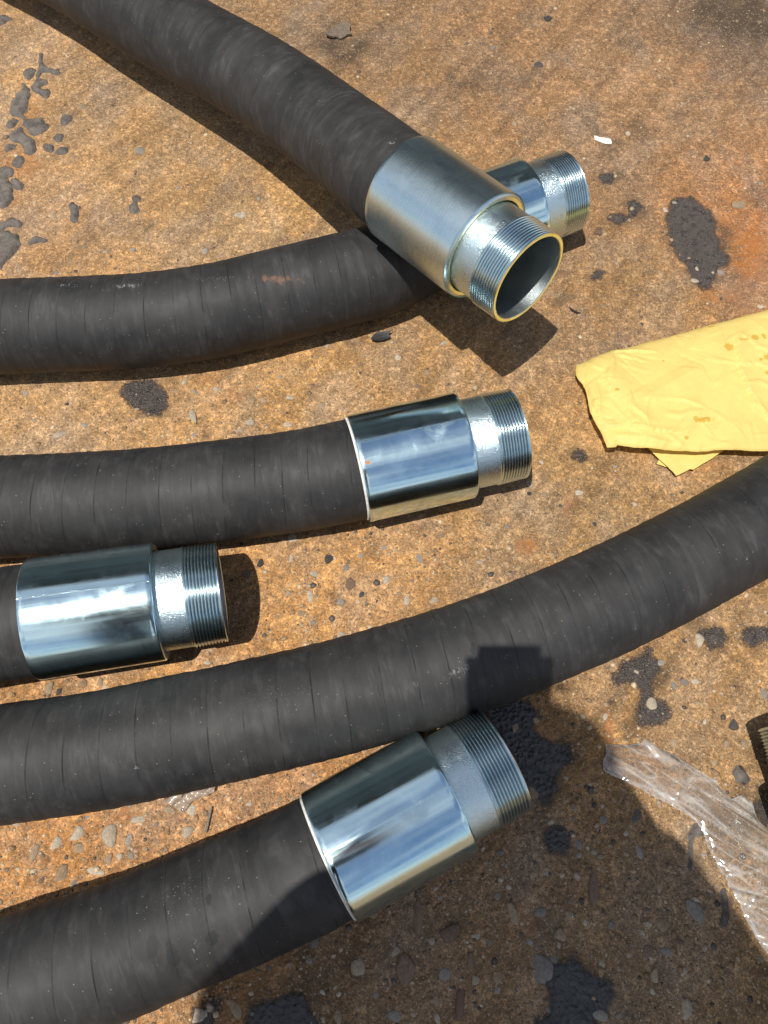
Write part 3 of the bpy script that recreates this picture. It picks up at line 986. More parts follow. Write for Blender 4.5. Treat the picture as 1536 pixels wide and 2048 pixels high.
BIG = [(219,1667,17,25,10,0),(109,1687,12,14,0,0),(153,1669,12,15,-20,0),(157,1696,12,10,0,1),(68,1703,9,16,-15,1),(191,1742,17,9,-10,0),(121,1749,14,20,-15,1),
 (374,1665,13,11,20,0),(280,1639,17,8,10,0),(257,1680,8,14,-20,2),(239,1712,7,7,0,0),(264,1712,7,7,0,2),(219,1717,8,10,0,1),(383,1621,9,13,-20,0),(100,1375,10,13,0,1),
 (118,1383,7,7,0,4),(415,1325,8,6,0,0),(166,1366,12,9,0,1),(200,1364,7,9,0,1),(520,1126,9,9,0,4),(620,1193,9,15,20,0),(628,1148,10,7,-20,0),(690,1134,9,8,0,2),
 (701,1167,11,13,0,3),(773,1160,10,10,0,0),(681,1204,10,9,0,2),(723,1188,8,7,0,4),(814,1199,6,17,-10,0),(601,1226,10,8,20,1),(681,1271,12,9,0,0),(576,1188,9,9,0,1),
 (582,1118,5,10,0,0),(825,1162,5,5,0,2),(839,1115,6,14,20,2),(1389,1824,17,29,15,2),(1372,2020,11,19,0,0),(1328,1849,16,12,-40,1),(1277,1702,7,14,10,2),(1206,1639,10,10,0,2),
 (1119,1868,15,11,20,1),(1188,1773,10,30,-8,3),(1310,1950,9,12,0,1),(1367,1943,8,8,0,0),(1334,1903,11,8,-20,2),(1296,1900,11,9,20,3),(1222,1851,8,10,0,2),(1139,1830,8,8,0,1),
 (1078,1931,25,28,0,2),(921,1998,13,28,-8,3),(717,1937,13,17,10,0),(810,1937,18,25,0,3),(1025,1828,10,24,15,1),(902,1867,22,18,0,3),(675,2032,11,14,0,1),(795,2032,16,9,0,2),
 (871,2001,11,10,0,1),(863,1881,8,8,0,0),(790,1903,9,10,0,0),(941,1917,10,18,0,3),(888,1948,14,12,0,2),(1081,1825,14,10,15,2),(1120,1870,15,12,15,1),(1140,1830,8,8,0,0),
 (630,1886,8,14,0,2),(950,1962,9,9,0,0),(997,1953,12,10,0,1),(835,1825,11,34,0,3),(1398,1280,11,14,25,0),(1270,1340,12,8,-30,0),(1303,1407,13,18,20,0),(1482,1548,14,19,25,4),
 (1349,1484,9,9,0,1),(1453,1490,10,11,0,1),(1467,1449,12,11,0,4),(1525,1386,7,12,0,2),(1368,1363,9,7,0,2),(1391,1363,8,6,0,0),(1033,1456,17,15,20,1),(1073,1440,9,8,0,1),
 (1057,1519,9,9,0,0),(1069,1590,15,30,20,1),(1157,986,11,7,0,0),(960,1125,7,5,0,0),(580,795,8,6,0,0),(385,830,9,20,25,0),(500,845,9,9,0,0),(430,778,8,6,-20,0),
 (505,800,9,8,0,1),(480,860,7,5,0,0),(645,810,10,8,10,1),(575,848,10,9,0,0),(525,800,10,6,-30,1),(120,868,14,10,30,0),(170,850,7,6,0,2),(112,545,5,5,0,2),(478,430,10,8,0,0),
 (265,500,7,5,0,2),(105,430,8,11,10,1),(165,215,10,8,0,1),(486,430,8,9,0,0),(1095,38,9,10,0,4),(1075,128,11,12,10,4),(1412,317,8,8,0,4),(1060,987,8,4,0,4),(1120,1010,5,4,0,4),
 (660,268,7,6,0,2),(1331,420,4,9,15,0),(1344,479,5,5,0,1),(1376,513,7,12,10,1),(1395,536,5,10,-15,0),(1390,562,8,7,0,0),(1349,407,6,5,0,2),(1385,445,5,4,0,1),(1446,523,5,6,20,0),(1258,441,5,5,0,1),(272,790,5,4,0,0),(274,818,5,3,0,0),(1350,1370,7,9,0,2),(418,2020,10,9,0,0),(395,2035,16,13,0,0),(470,2018,9,18,30,1),(505,2030,8,8,0,2),(390,1985,8,12,0,1),(1200,2030,17,14,0,2),(1110,1920,9,7,0,2)]
for b in BIG: stone(*b, proud=random.uniform(.30, .46))


def clear(x, y, r, m=.9):
    if np.min((LINES[:, 0] - x) ** 2 + (LINES[:, 1] - y) ** 2) < (HR * .55) ** 2: return False
    return all((x - u) ** 2 + (y - v) ** 2 > (r + w) ** 2 * m for u, v, w in used)


def density(px, py):
    d = .22
    if py > 1560: d = 1.0
    elif py > 1040: d = .75 if px < 900 else .5
    elif py > 700: d = .5 if px < 800 else .22
    elif px > 900: d = .16
    return d


n_st = len(BIG)
tries = 0
while n_st < 296 and tries < 12000:
    tries += 1
    px, py = random.uniform(8, 1528), random.uniform(8, 2040)
    if random.random() > density(px, py): continue
    rx = min(15, 4.6 + random.expovariate(1 / 2.2))
    ry = rx * random.uniform(.65, 1.5)
    c = at(px, py)
    k = (c - cam.location).length / FPX
    if not clear(c.x, c.y, max(rx, ry) * k): continue
    hit = False
    for hl in HOSE_LINES:                     # hidden behind a hose: leave it out
        for q in hl[::12]:
            qx, qy = proj(q)
            if (qx - px) ** 2 + (qy - py) ** 2 < 105 ** 2:
                hit = True; break
        if hit: break
    if hit: continue
    mi = random.choices(range(5), [30, 30, 20, 14, 6] if py < 1560 or px < 500 else [24, 30, 30, 13, 3])[0]
    stone(px, py, rx, ry, random.uniform(-90, 90), mi, random.uniform(.26, .42))
    n_st += 1

# finer grit: one mass of small grains
GV, GF, GC = [], [], []
base_g = bmesh.new(); bmesh.ops.create_icosphere(base_g, subdivisions=1, radius=1)
bgv = np.array([v.co for v in base_g.verts]); bgf = np.array([[v.index for v in f.verts] for f in base_g.faces]); base_g.free()
cnt = 0
for i in range(17000):
    px, py = random.uniform(-20, 1556), random.uniform(-20, 2070)
    if random.random() > density(px, py) * .8 + .22: continue
    c = at(px, py)
    if np.min((LINES[::4, 0] - c.x) ** 2 + (LINES[::4, 1] - c.y) ** 2) < (HR * .5) ** 2: continue
    r = min(.0042, .0008 + random.expovariate(1 / .0007))
    s = np.array([r * random.uniform(.8, 1.4), r * random.uniform(.8, 1.2), r * .6])
    a = random.uniform(0, 6.3)
    v = bgv * (1 + rng.uniform(-.18, .18, (len(bgv), 1))) * s
    v = np.c_[v[:, 0] * math.cos(a) - v[:, 1] * math.sin(a), v[:, 0] * math.sin(a) + v[:, 1] * math.cos(a), v[:, 2]]
    v += (c.x, c.y, gz1(c.x, c.y) + r * random.uniform(-.34, .05))
    GV.append(v); GF.append(bgf + cnt * len(bgv)); cnt += 1
    t = random.random()
    col = (np.array((.44, .34, .22)) if py < 1500 or px < 500 else np.array((.40, .31, .22))) if t < .32 else np.array((.29, .185, .10)) if t < .84 else np.array((.10, .08, .065))
    GC.append(np.tile(col * random.uniform(.6, 1.25), (len(bgv), 1)))
gme = mesh('grit', np.concatenate(GV), np.concatenate(GF).tolist())
attr_col(gme, 'tone', np.concatenate(GC))
mg = NT('grit_grains')
mg.p(color=mg.mix(1.0, mg.at('tone', 'Color'), mg.ramp(mg.noise(mg.obj(), 500, 3), [(.3, .7), (.7, 1.3)]), 'MULTIPLY'), rough=.6)
tag(link('grit', gme, mg.m, ground), kind='stuff')

# ------------------------------------------------------------------ yellow paper
def creases(V, n, lo, hi, seed, w=(.002, .006), amp=(.0005, .0022), ln=(.02, .08), way=None):
    r = random.Random(seed)
    z = np.zeros(len(V))
    for _ in range(n):
        c = np.array([r.uniform(lo[0], hi[0]), r.uniform(lo[1], hi[1])])
        a = r.uniform(0, PI) if way is None or r.random() < .25 else r.gauss(way, .28)
        u = np.array([math.cos(a), math.sin(a)])
        d = V - c
        t, s = d @ u, d @ np.array([-u[1], u[0]])
        L = r.uniform(*ln)
        ww = r.uniform(*w)
        s = s - r.uniform(-4, 4) * t * t
        prof = np.maximum(0, 1 - np.abs(s) / ww) if r.random() < .5 else np.where(s > 0, np.exp(-s / ww / 2), np.maximum(0, 1 + s / (ww * .4)))
        z += r.choice([1, 1, -1]) * r.uniform(*amp) * prof * np.maximum(0, 1 - (t / L) ** 2)
    return z


def drawn_crease(V, px, a, w, kind, h=.02):
    P = np.array([at(x, y, h)[:2] for x, y in px])
    best, sg, end = np.full(len(V), 9.0), np.ones(len(V)), np.zeros(len(V))
    n = len(P) - 1
    for i in range(n):
        u = P[i + 1] - P[i]; L = np.linalg.norm(u); u = u / L
        d = V - P[i]
        t = np.clip(d @ u, 0, L)
        q = d - t[:, None] * u
        dist = np.linalg.norm(q, axis=1)
        k = dist < best
        best[k] = dist[k]; sg[k] = np.sign(q[k] @ np.array([-u[1], u[0]]))
        end[k] = (i + t[k] / L) / n
    fade = np.clip(np.minimum(end, 1 - end) * 5, 0, 1)
    if kind == 'ridge': return a * np.maximum(0, 1 - best / w) * fade
    return a * np.where(sg > 0, np.exp(-best / w), -.35 * np.exp(-best / (w * .5))) * fade


def sheet_mesh(loop, step, zfun):
    V, F = tri_fill(loop, step)
    d = edge_dist(V, loop)
    return V, F, d, zfun(V, d)


paper_px = Z(1100, 580, 3.523, [(205,478),(420,430),(760,332),(1110,232),(1300,180),(1536,118),(1760,62),(1790,600),(1740,1140),(1536,1130),(1210,1120),(1100,1130),(880,1130),(690,1112),(620,1108),(480,1085),(470,1100),(405,1100),(380,1020),(340,960),(290,850),(260,700),(240,640),(215,610),(195,560)])
PH = .027
ploop = np.array([at(x, y, PH if i > 6 or i == 0 else .012)[:2] for i, (x, y) in enumerate(paper_px)])
lp = []
for i in range(len(ploop)):
    p, q = ploop[i], ploop[(i + 1) % len(ploop)]
    k = max(1, int(np.linalg.norm(q - p) / .004))
    lp += [p + (q - p) * j / k for j in range(k)]
ploop = np.array(lp)
ploop = ploop + np.c_[fbm(ploop[:, 0] * 90, ploop[:, 1] * 90, 2), fbm(ploop[:, 0] * 90 + 9, ploop[:, 1] * 90, 5)] * .0022
top_a, top_b = np.array(at(1159, 716, 0)[:2]), np.array(at(1536, 613, 0)[:2])
tu = (top_b - top_a) / np.linalg.norm(top_b - top_a); tn = np.array([-tu[1], tu[0]])


def paper_z(V, d):
    up = np.clip(-((V - top_a) @ tn), 0, 1)          # distance below the folded upper edge
    z = .0045 + .0245 * (1 - np.exp(-up / .034))
    x = (V - top_a) @ tu
    z += .004 * np.exp(-((x - .02) / .02) ** 2)
    z -= .003 * np.exp(-((x - .13) / .05) ** 2) * np.exp(-((up - .06) / .04) ** 2)
    lo, hi = V.min(0), V.max(0)
    z += creases(V, 26, lo, hi, 3, (.0025, .007), (.0006, .0018), (.02, .07))
    z += creases(V, 46, lo, [lo[0] + .075, hi[1]], 5, (.002, .005), (.0005, .0018), (.01, .035))
    z += creases(V, 70, [lo[0] + .13, lo[1]], hi, 9, (.0018, .005), (.0004, .0014), (.008, .03))
    z += creases(V, 16, lo, [hi[0], lo[1] + .05], 12, (.002, .005), (.0006, .002), (.01, .05))
    for pts_, a_, w_, k_ in [([(235,490),(252,650),(300,830),(385,1010)], .0030, .010, 'fold'), ([(390,560),(383,680),(402,735)], .0030, .005, 'fold'),
                             ([(440,424),(600,424),(775,438)], .0036, .005, 'fold'), ([(380,985),(500,985),(600,935)], .0042, .006, 'fold'),
                             ([(540,980),(700,1018),(920,1022)], .0036, .007, 'fold'), ([(590,815),(760,730),(900,640),(1130,520)], .0040, .016, 'ridge'),
                             ([(555,835),(600,890),(650,930),(672,1000)], .0030, .006, 'fold'), ([(790,895),(900,905),(1100,870)], .0026, .007, 'ridge'),
                             ([(1310,230),(1312,420),(1318,560),(1390,760),(1420,900)], .0042, .008, 'fold'), ([(255,490),(300,545),(375,580)], .0028, .005, 'fold'),
                             ([(610,805),(760,790),(920,800),(1080,860)], .0030, .006, 'fold'), ([(440,440),(430,560),(400,660)], .0022, .006, 'ridge'),
                             ([(1330,300),(1450,420),(1536,450)], .0030, .006, 'fold'), ([(1330,560),(1440,540),(1536,580)], .0030, .006, 'fold'),
                             ([(1350,690),(1450,670),(1536,700)], .0026, .005, 'ridge'), ([(1390,820),(1470,860),(1536,960)], .0034, .006, 'fold'),
                             ([(420,1040),(600,1060),(900,1120)], .0026, .006, 'ridge'), ([(900,1060),(1020,960),(1110,930)], .0022, .005, 'ridge'),
                             ([(280,830),(330,800),(400,790)], .0024, .004, 'ridge'), ([(470,445),(560,480),(700,520)], .0026, .005, 'fold')]:
        z += drawn_crease(V, Z(1100, 580, 3.523, pts_), a_, w_, k_)
    z += .0025 * fbm(V[:, 0] * 22, V[:, 1] * 22, 14, 2)
    z -= .0045 * np.exp(-d / .0035)                   # the fold rolls over at the edge
    return np.maximum(z, .004)


V, F, d, z = sheet_mesh(ploop, .0022, paper_z)
pc = Vector((float(V[:, 0].mean()), float(V[:, 1].mean()), 0))
paper = tag(empty('paper_bag', pc), 'crumpled yellow paper bag with amber stains lying flat at the right edge', 'paper bag')
pm = mesh('upper_sheet', np.c_[V, z + gz(V[:, 0], V[:, 1])], F, True, pc)
spots = [(1430, 643, 8, 3), (1458, 695, 9, 11), (1511, 676, 9, 7), (1527, 674, 4, 6), (1535, 718, 10, 10), (1400, 845, 18, 6), (1519, 723, 4, 4), (1535, 749, 8, 5),
         (1230, 785, 4, 4), (1369, 880, 5, 4), (1327, 721, 3, 3), (1488, 680, 14, 2), (1390, 841, 8, 4)]
sv = np.zeros(len(V))
for px, py, rx, ry in spots:
    c = at(px, py, .022)
    kx = (c - cam.location).length / FPX
    sv = np.maximum(sv, np.exp(-.7 * (((V[:, 0] - c.x) / (rx * kx)) ** 2 + ((V[:, 1] - c.y) / (ry * kx * 1.15)) ** 2) ** 1.5))
attr(pm, 'spot', sv)
link('upper_sheet', pm, M_PAPER, paper)
# lower sheet, folded under, and the loose corner that sticks out below
V2, F2, d2, z2 = sheet_mesh(ploop, .006, lambda V, d: .0025 + .001 * fbm(V[:, 0] * 30, V[:, 1] * 30, 4) + np.where(d < 1e-5, .001, 0))
inn = ploop.mean(0)
V2 = inn + (V2 - inn) * .85
pm2 = mesh('lower_sheet', np.c_[V2, z2 + gz(V2[:, 0], V2[:, 1])], F2, True, pc)
attr(pm2, 'spot', np.zeros(len(V2)))
link('lower_sheet', pm2, M_PAPER, paper)
fl = Z(1100, 580, 3.523, [(640,1040),(690,1112),(770,1190),(830,1245),(890,1310),(985,1262),(1010,1267),(1225,1130),(1260,1050)])
floop = np.array([at(x, y, .008)[:2] for x, y in fl])
floop = rough_loop(floop, .012, .004)
V3, F3, d3, z3 = sheet_mesh(floop, .0035, lambda V, d: .0085 + creases(V, 9, V.min(0), V.max(0), 4, (.002, .005), (.0004, .0012), (.01, .03)) + .002 * fbm(V[:, 0] * 30, V[:, 1] * 30, 9))
pm3 = mesh('corner_flap', np.c_[V3, z3 + gz(V3[:, 0], V3[:, 1])], F3, True, pc)
attr(pm3, 'spot', np.zeros(len(V3)))
link('corner_flap', pm3, M_PAPER, paper)
fl = Z(1100, 580, 3.523, [(690,1090),(775,1185),(752,1225),(830,1248),(870,1180),(860,1090)])
floop = rough_loop(np.array([at(x, y, .004)[:2] for x, y in fl]), .02, .004)
V3, F3, d3, z3 = sheet_mesh(floop, .004, lambda V, d: .0045 + .001 * fbm(V[:, 0] * 30, V[:, 1] * 30, 9))
pm3 = mesh('corner_flap', np.c_[V3, z3 + gz(V3[:, 0], V3[:, 1])], F3, True, pc)
attr(pm3, 'spot', np.zeros(len(V3)))
link('corner_flap', pm3, M_PAPER, paper)

# ------------------------------------------------------------------ plastic film
def film(name, px, mat, seed, label, amp, step, streak=None, hh=.006):
    loop = np.array([at(x, y, .004)[:2] for x, y in px])
    loop = rough_loop(loop, .035, .004)
    V, F = tri_fill(loop, step)
    d = edge_dist(V, loop)
    lo, hi = V.min(0), V.max(0)
    cz = creases(V, 60, lo, hi, seed, (.0012, .004), (.0008 * amp, .0030 * amp), (.02, .09), None if streak is None else math.atan2(streak[1], streak[0]))
    z = hh + cz + .006 * amp * fbm(V[:, 0] * 28, V[:, 1] * 28, seed, 2)
    if streak is not None:
        u = np.array(streak) / np.linalg.norm(streak)
        s, t = V @ np.array([-u[1], u[0]]), V @ u
        z += .0022 * amp * fbm(s * 120, t * 9, seed + 2, 3) * 2
    z = np.maximum(z - .003 * np.exp(-d / .004), .0016) + gz(V[:, 0], V[:, 1])
    o3 = Vector((float(V[:, 0].mean()), float(V[:, 1].mean()), 0))
    me = mesh(name, np.c_[V, z], F, True, o3)
    fo = np.clip(np.abs(cz) / .0016, 0, 1)
    fo = np.maximum(fo, np.exp(-d / .0012))
    attr(me, 'fold', fo)
    o = link(name, me, mat)
    o.location = o3
    return tag(o, label, 'plastic film')


f1 = Z(1180, 1440, 4.31, [(140,205),(330,215),(440,200),(470,160),(520,175),(575,240),(720,300),(930,430),(1090,520),(1140,600),(1220,680),(1320,640),(1400,700),(1450,860),(1536,950),(1700,1100),(1900,1700),(1900,2150),(1640,2150)]) + \
     [(1536, 1906), (1518, 1884), (1499, 1849), (1480, 1808), (1457, 1767), (1435, 1729), (1413, 1682), (1396, 1645)] + \
     Z(1180, 1440, 4.31, [(860,820),(640,700),(430,590),(250,500),(120,435),(118,350),(145,290)])
film('plastic_film', f1, M_FILM, 6, 'crinkled clear plastic film strip across the lower right corner', 1.0, .0030, (.8, -.55))
f2 = Z(300, 1560, 4.518, [(110,205),(180,150),(330,110),(470,80),(600,50),(585,110),(520,150),(440,170),(380,200),(330,260),(280,300),(230,250),(170,215)])
film('plastic_scrap', f2, M_WRAP, 9, 'small brownish crinkled plastic scrap poking out under the long plain hose', 1.1, .0022, (.6, .5), .007)

# ------------------------------------------------------------------ small loose things
def tube(name, pts, rads, mat, seg=10, thread=False):
    P = [Vector(p) for p in pts]
    V, F = [], []
    for i, p in enumerate(P):
        d, s, n = frame((P[min(i + 1, len(P) - 1)] - P[max(i - 1, 0)]))
        for j in range(seg):
            a = 2 * PI * j / seg
            V.append(p + rads[i] * (math.cos(a) * n + math.sin(a) * s))
    for i in range(len(P) - 1):
        for j in range(seg):
            k = (j + 1) % seg
            F.append((i * seg + j, i * seg + k, (i + 1) * seg + k, (i + 1) * seg + j))
    F.append(tuple(range(seg))[::-1]); F.append(tuple(range((len(P) - 1) * seg, len(P) * seg)))
    o3 = P[len(P) // 2]
    return V, F, Vector((o3.x, o3.y, 0))


a, b = at(423, 1614, .003), at(411.5, 1666, .003)
n = 64
V, F, o3 = tube('screw', [a.lerp(b, i / n) for i in range(n + 1)], [(.0016 if i > 6 and i % 4 < 2 else .00125) * (1 if i < n - 6 else max(.25, (n - i) / 6)) for i in range(n + 1)], M_STEEL)
sc = link('screw', mesh('screw', V, F, False, o3), M_STEEL); sc.location = o3
tag(sc, 'dull steel screw lying between the two lowest hoses', 'screw')
a = [at(1139, 614, .002), at(1143, 619, .003), at(1150, 623, .004), at(1155, 625, .003), at(1161, 626, .002)]
V, F, o3 = tube('twig', a, [.0006, .0013, .0015, .0012, .0005], M_TWIG, 8)
tw = link('twig', mesh('twig', V, F, True, o3), M_TWIG); tw.location = o3
tag(tw, 'tiny black twig right of the open bore', 'twig')


def flake(name, px, mat, label, cat, hz, curl, thick=.0012, amp=.06, step=.003, cu=(1, 0)):
    loop = rough_loop(np.array([at(x, y, hz)[:2] for x, y in px]), amp, .003)
    V, F = tri_fill(loop, step)
    c = V.mean(0)
    u = np.array(cu) / np.linalg.norm(cu)
    t = (V - c) @ u
    s = (V - c) @ np.array([-u[1], u[0]])
    z = gz(V[:, 0], V[:, 1]) + hz + curl * (t / .012) ** 2 * .004 + .001 * fbm(V[:, 0] * 200, V[:, 1] * 200, 3) - .0012 * np.exp(-np.abs(s) / .0008) * (curl > .3)
    nV = len(V)
    VV = np.r_[np.c_[V, z], np.c_[V, z - thick]]
    cnt_e = {}
    for f in F:
        for i in range(3):
            e = (f[i], f[(i + 1) % 3]); cnt_e[e] = 1
    FF = [tuple(f) for f in F] + [tuple(x + nV for x in f[::-1]) for f in F]
    for (i, j) in cnt_e:
        if (j, i) not in cnt_e: FF.append((j, i, i + nV, j + nV))
    o3 = Vector((c[0], c[1], 0))
    o = link(name, mesh(name, VV, FF, False, o3), mat)
    o.location = o3
    return tag(o, label, cat)


flake('leaf', [(741,680),(746,670),(757,663),(770,664),(786,662),(777,669),(782,674),(766,681),(752,682)], M_LEAF, 'curled blackened dead leaf just below the rust-smeared hose', 'leaf', .006, .7, .0006, .04, .003, (.3, 1))
flake('tar_flake', [(651,70),(664,58),(672,50),(684,44),(694,48),(700,58),(704,70),(692,72),(680,78),(672,74),(660,76)], M_FLAKE, 'loose grey-brown flake lying beside the topmost hose', 'flake', .004, .25, .003, .10, .003, (1, .3))
flake('paper_scrap', [(1188,272),(1205,276),(1221,280),(1222,290),(1208,288),(1189,281)], M_SCRAP, 'small white paper scrap near the far threaded coupling', 'paper scrap', .0015, .1, .0008, .05, .003)

# ------------------------------------------------------------------ the photographer, standing just outside the frame
M_SHIRT = plain('navy_work_shirt', (.035, .042, .060), .85, 0, .25, 40, .002)
M_TROUS = plain('dark_trousers', (.028, .028, .032), .85, 0, .25, 40, .002)
M_SKIN = plain('skin', (.34, .19, .12), .5, 0, .12, 60, .0006)
M_HAIR = plain('dark_hair', (.015, .011, .009), .5, 0, .3, 120, .003)
M_SHOE = plain('black_boots', (.02, .018, .017), .5, 0, .3, 60, .001)
M_PHONE = plain('phone_body', (.03, .03, .033), .25, .3, .05, 10, .0)
M_LENS = plain('lens_glass', (.01, .01, .012), .05, 0, .05, 10, .0)


def skinned(name, verts, edges, rad, mat, parent, off, levels=2, root=0):
    me = bpy.data.meshes.new(name)
    me.from_pydata([tuple(Vector(v) - off) for v in verts], edges, [])
    me.update()
    o = link(name, me, mat, parent)
    sm = o.modifiers.new('skin', 'SKIN')
    sm.use_smooth_shade = True
    lay = me.skin_vertices[0] if me.skin_vertices else None
    if lay is None:
        bm = bmesh.new(); bm.from_mesh(me); bm.verts.layers.skin.verify(); bm.to_mesh(me); bm.free()
        lay = me.skin_vertices[0]
    for i, r in enumerate(rad):
        lay.data[i].radius = r if hasattr(r, '__len__') else (r, r)
        lay.data[i].use_root = i == root
    ss = o.modifiers.new('smooth', 'SUBSURF')
    ss.levels = ss.render_levels = levels
    me.materials[0] = mat
    return o


BX, BY = -.13, -.44
poff = Vector((BX, BY, 0))
person = tag(empty('person', poff), 'person in dark work clothes holding a phone, whose shadow falls over the lower right', 'person')
V = Vector
hips, waist, chest, neckb, head0, head1 = V((BX, BY, .93)), V((BX, BY, 1.10)), V((BX + .01, BY + .07, 1.30)), V((BX, BY + .09, 1.46)), V((BX - .01, BY + .13, 1.52)), V((BX - .02, BY + .17, 1.61))
wr = {-1: V((-.115, -.135, .875)), 1: V((.060, -.125, .880))}
el = {-1: V((-.365, -.41, 1.08)), 1: V((.145, -.39, 1.05))}
sh = {-1: V((BX - .20, BY + .03, 1.40)), 1: V((BX + .145, BY + .07, 1.40))}
# one continuous body: legs, trunk, arms, neck and head
bv = [hips, waist, chest, neckb, head0, head1, V((BX - .02, BY + .18, 1.67))]
be = [(0, 1), (1, 2), (2, 3), (3, 4), (4, 5), (5, 6)]
br = [(.14, .10), (.125, .09), (.14, .10), (.055, .055), (.062, .07), (.078, .095), (.06, .075)]
for s in (-1, 1):
    i = len(bv)
    bv += [sh[s], el[s], wr[s]]; br += [.058, .043, .028]
    be += [(2, i), (i, i + 1), (i + 1, i + 2)]
    i = len(bv)
    bv += [V((BX + s * .09, BY, .86)), V((BX + s * .10, BY + .02, .49)), V((BX + s * .11, BY - .02, .09)), V((BX + s * .12, BY + .14, .04))]
    br += [.085, .055, .04, .035]
    be += [(0, i), (i, i + 1), (i + 1, i + 2), (i + 2, i + 3)]
skinned('body', bv, be, br, M_SKIN, person, poff)
# face
nose = lathe('nose', head1 + V((0, .088, -.025)), V((0, 1, -.35)), [(0, .017), (.012, .013), (.024, .007), (.028, .001)], M_SKIN, person, 20, poff)
for s in (-1, 1):
    lathe('eye', head1 + V((s * .032, .082, .008)), V((0, 1, -.2)), [(0, .011), (.005, .009), (.008, .001)], M_SCRAP, person, 16, poff)
    lathe('ear', head1 + V((s * .074, .0, -.01)), V((s, 0, 0)), [(0, .024), (.008, .028), (.014, .018), (.015, .002)], M_SKIN, person, 20, poff)
lathe('mouth', head1 + V((0, .072, -.062)), V((0, 1, -.2)), [(0, .020), (.010, .014), (.013, .002)], M_SKIN, person, 20, poff)
# clothes follow the body
cv = [hips + V((0, 0, .0)), waist, chest, neckb + V((0, 0, -.04))]
ce = [(0, 1), (1, 2), (2, 3)]
crd = [(.156, .115), (.150, .125), (.180, .140), (.085, .08)]
for s in (-1, 1):
    i = len(cv)
    cv += [sh[s], el[s], el[s].lerp(wr[s], .72)]; crd += [.072, .058, .044]
    ce += [(2, i), (i, i + 1), (i + 1, i + 2)]
skinned('shirt', cv, ce, crd, M_SHIRT, person, poff)
tv = [hips + V((0, 0, .05)), hips + V((0, 0, -.05))]; te = [(0, 1)]; tr = [(.150, .110), (.150, .112)]
for s in (-1, 1):
    i = len(tv)
    tv += [V((BX + s * .095, BY, .82)), V((BX + s * .10, BY + .02, .49)), V((BX + s * .11, BY - .02, .10))]; tr += [.098, .072, .062]
    te += [(1, i), (i, i + 1), (i + 1, i + 2)]
skinned('trousers', tv, te, tr, M_TROUS, person, poff)
for s in (-1, 1):
    skinned('boot', [V((BX + s * .11, BY - .04, .05)), V((BX + s * .115, BY + .06, .048)), V((BX + s * .12, BY + .17, .040)), V((BX + s * .11, BY - .02, .13))], [(0, 1), (1, 2), (0, 3)],
            [(.048, .048), (.048, .045), (.040, .036), .050], M_SHOE, person, poff)
skinned('hair', [head1 + V((0, -.035, .02)), head1 + V((0, -.01, .06)), head1 + V((0, .05, .085))], [(0, 1), (1, 2)], [(.082, .095), (.082, .085), (.06, .04)], M_HAIR, person, poff)
# hands round the phone edges
fwd = V((0, st, -ct)); upv = V((0, ct, st)); rgt = V((1, 0, 0))
pcn = V((0, 0, CAM_H)) - fwd * .014 - rgt * .031 - upv * .064          # phone centre, lens at its upper corner
for s in (-1, 1):
    edge = pcn + rgt * s * .044
    palm = edge + rgt * (.002 if s > 0 else -.016) - fwd * .006 - upv * .085
    hv = [wr[s], palm.lerp(wr[s], .45), palm]; he = [(0, 1), (1, 2)]; hr = [.026, (.034, .020), (.036, .018)]
    for k in range(4):
        b0 = palm + upv * (.034 - k * .019) + rgt * s * -.004 + fwd * .004
        L = (.028, .031, .029, .023)[k]
        i = len(hv)
        hv += [b0 + upv * .008, b0 + upv * .012 + fwd * .014 - rgt * s * L * .35, b0 + upv * .012 + fwd * .016 - rgt * s * L * 1.1, b0 + upv * .010 + fwd * .013 - rgt * s * L * 1.7]
        hr += [.010, .0092, .0085, .0072]
        he += [(2, i), (i, i + 1), (i + 1, i + 2), (i + 2, i + 3)]
    i = len(hv)
    hv += [palm - fwd * .010 - upv * .010, palm - fwd * .020 + upv * .018 - rgt * s * .016, palm - fwd * .016 + upv * .036 - rgt * s * .028]
    hr += [.013, .0105, .0085]
    he += [(2, i), (i, i + 1), (i + 1, i + 2)]
    skinned('hand', hv, he, hr, M_SKIN, person, poff)
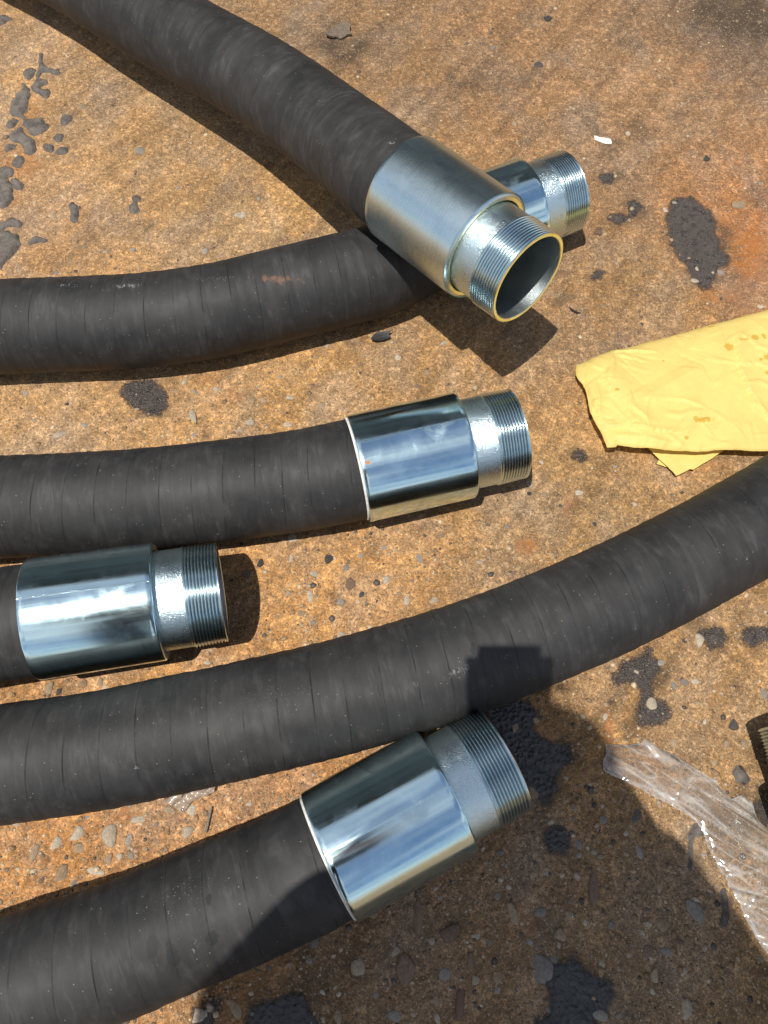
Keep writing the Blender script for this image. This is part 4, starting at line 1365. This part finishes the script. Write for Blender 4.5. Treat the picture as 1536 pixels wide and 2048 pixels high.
# the phone
bm = bmesh.new()
bmesh.ops.create_cube(bm, size=1)
for v in bm.verts: v.co = Vector((v.co.x * .088, v.co.y * .162, v.co.z * .008))
es = [e for e in bm.edges if abs((e.verts[0].co - e.verts[1].co).z) > .004]
bmesh.ops.bevel(bm, geom=es, offset=.012, segments=5, affect='EDGES')
bmesh.ops.bevel(bm, geom=[e for e in bm.edges if e.calc_face_angle(0) > 1.2], offset=.0012, segments=2, affect='EDGES')
me = bpy.data.meshes.new('phone_case'); bm.to_mesh(me); bm.free(); me.shade_smooth(); me.set_sharp_from_angle(angle=.6)
phone = tag(empty('phone', pcn), 'dark phone in the photographer hands, casting the square shadow on the long hose', 'phone')
phone.rotation_euler = (TILT, 0, 0)
link('phone_case', me, M_PHONE, phone)


# ------------------------------------------------------------------ the dark shed ahead that the bright couplings mirror
M_SHED = plain('dark_painted_sheet', (.055, .080, .095), .55, 0, .25, 6, .001)
M_TRIM = plain('shed_trim', (.05, .055, .055), .5, 0, .2, 6, .001)
shed = tag(empty('shed', (0, 2.9, 0)), 'dark corrugated shed front mirrored along the upper side of the couplings', 'shed')
pv, pf = [], []
nn = 40
for i in range(nn + 1):
    x = -.5 + i / nn
    w_ = .016 * math.sin(2 * PI * i / 4)
    pv += [(x, w_, 0), (x, w_, 3.3)]
for i in range(nn): pf.append((2 * i, 2 * i + 2, 2 * i + 3, 2 * i + 1))
pme = mesh('wall_panel', pv, pf, True)
pme.materials.append(M_SHED)
for i in range(9):
    if i == 5: continue
    o = bpy.data.objects.new('wall_panel', pme); COL.objects.link(o); o.parent = shed
    o.location = (-4.0 + i * .985, .004 * (i % 2), .02)


def block(name, lo, hi, mat, parent):
    x0, y0, z0 = lo; x1, y1, z1 = hi
    v = [(x0, y0, z0), (x1, y0, z0), (x1, y1, z0), (x0, y1, z0), (x0, y0, z1), (x1, y0, z1), (x1, y1, z1), (x0, y1, z1)]
    return link(name, mesh(name, v, [(0, 3, 2, 1), (4, 5, 6, 7), (0, 1, 5, 4), (1, 2, 6, 5), (2, 3, 7, 6), (3, 0, 4, 7)], False), mat, parent)


block('roof', (-4.8, -.30, 3.34), (4.7, 2.6, 3.42), M_TRIM, shed)
block('gutter', (-4.8, -.42, 3.24), (4.7, -.32, 3.34), M_TRIM, shed)
dr = block('door', (.46, .01, .03), (1.40, .06, 2.2), M_TRIM, shed)
block('handle', (.54, -.05, 1.0), (.57, .008, 1.14), M_STEEL, dr)
block('lintel', (.44, .0, 2.22), (1.42, .07, 3.3), M_SHED, shed)
block('post', (-4.6, -.02, .02), (-4.52, .06, 3.3), M_TRIM, shed)
block('post', (4.40, -.02, .02), (4.48, .06, 3.3), M_TRIM, shed)
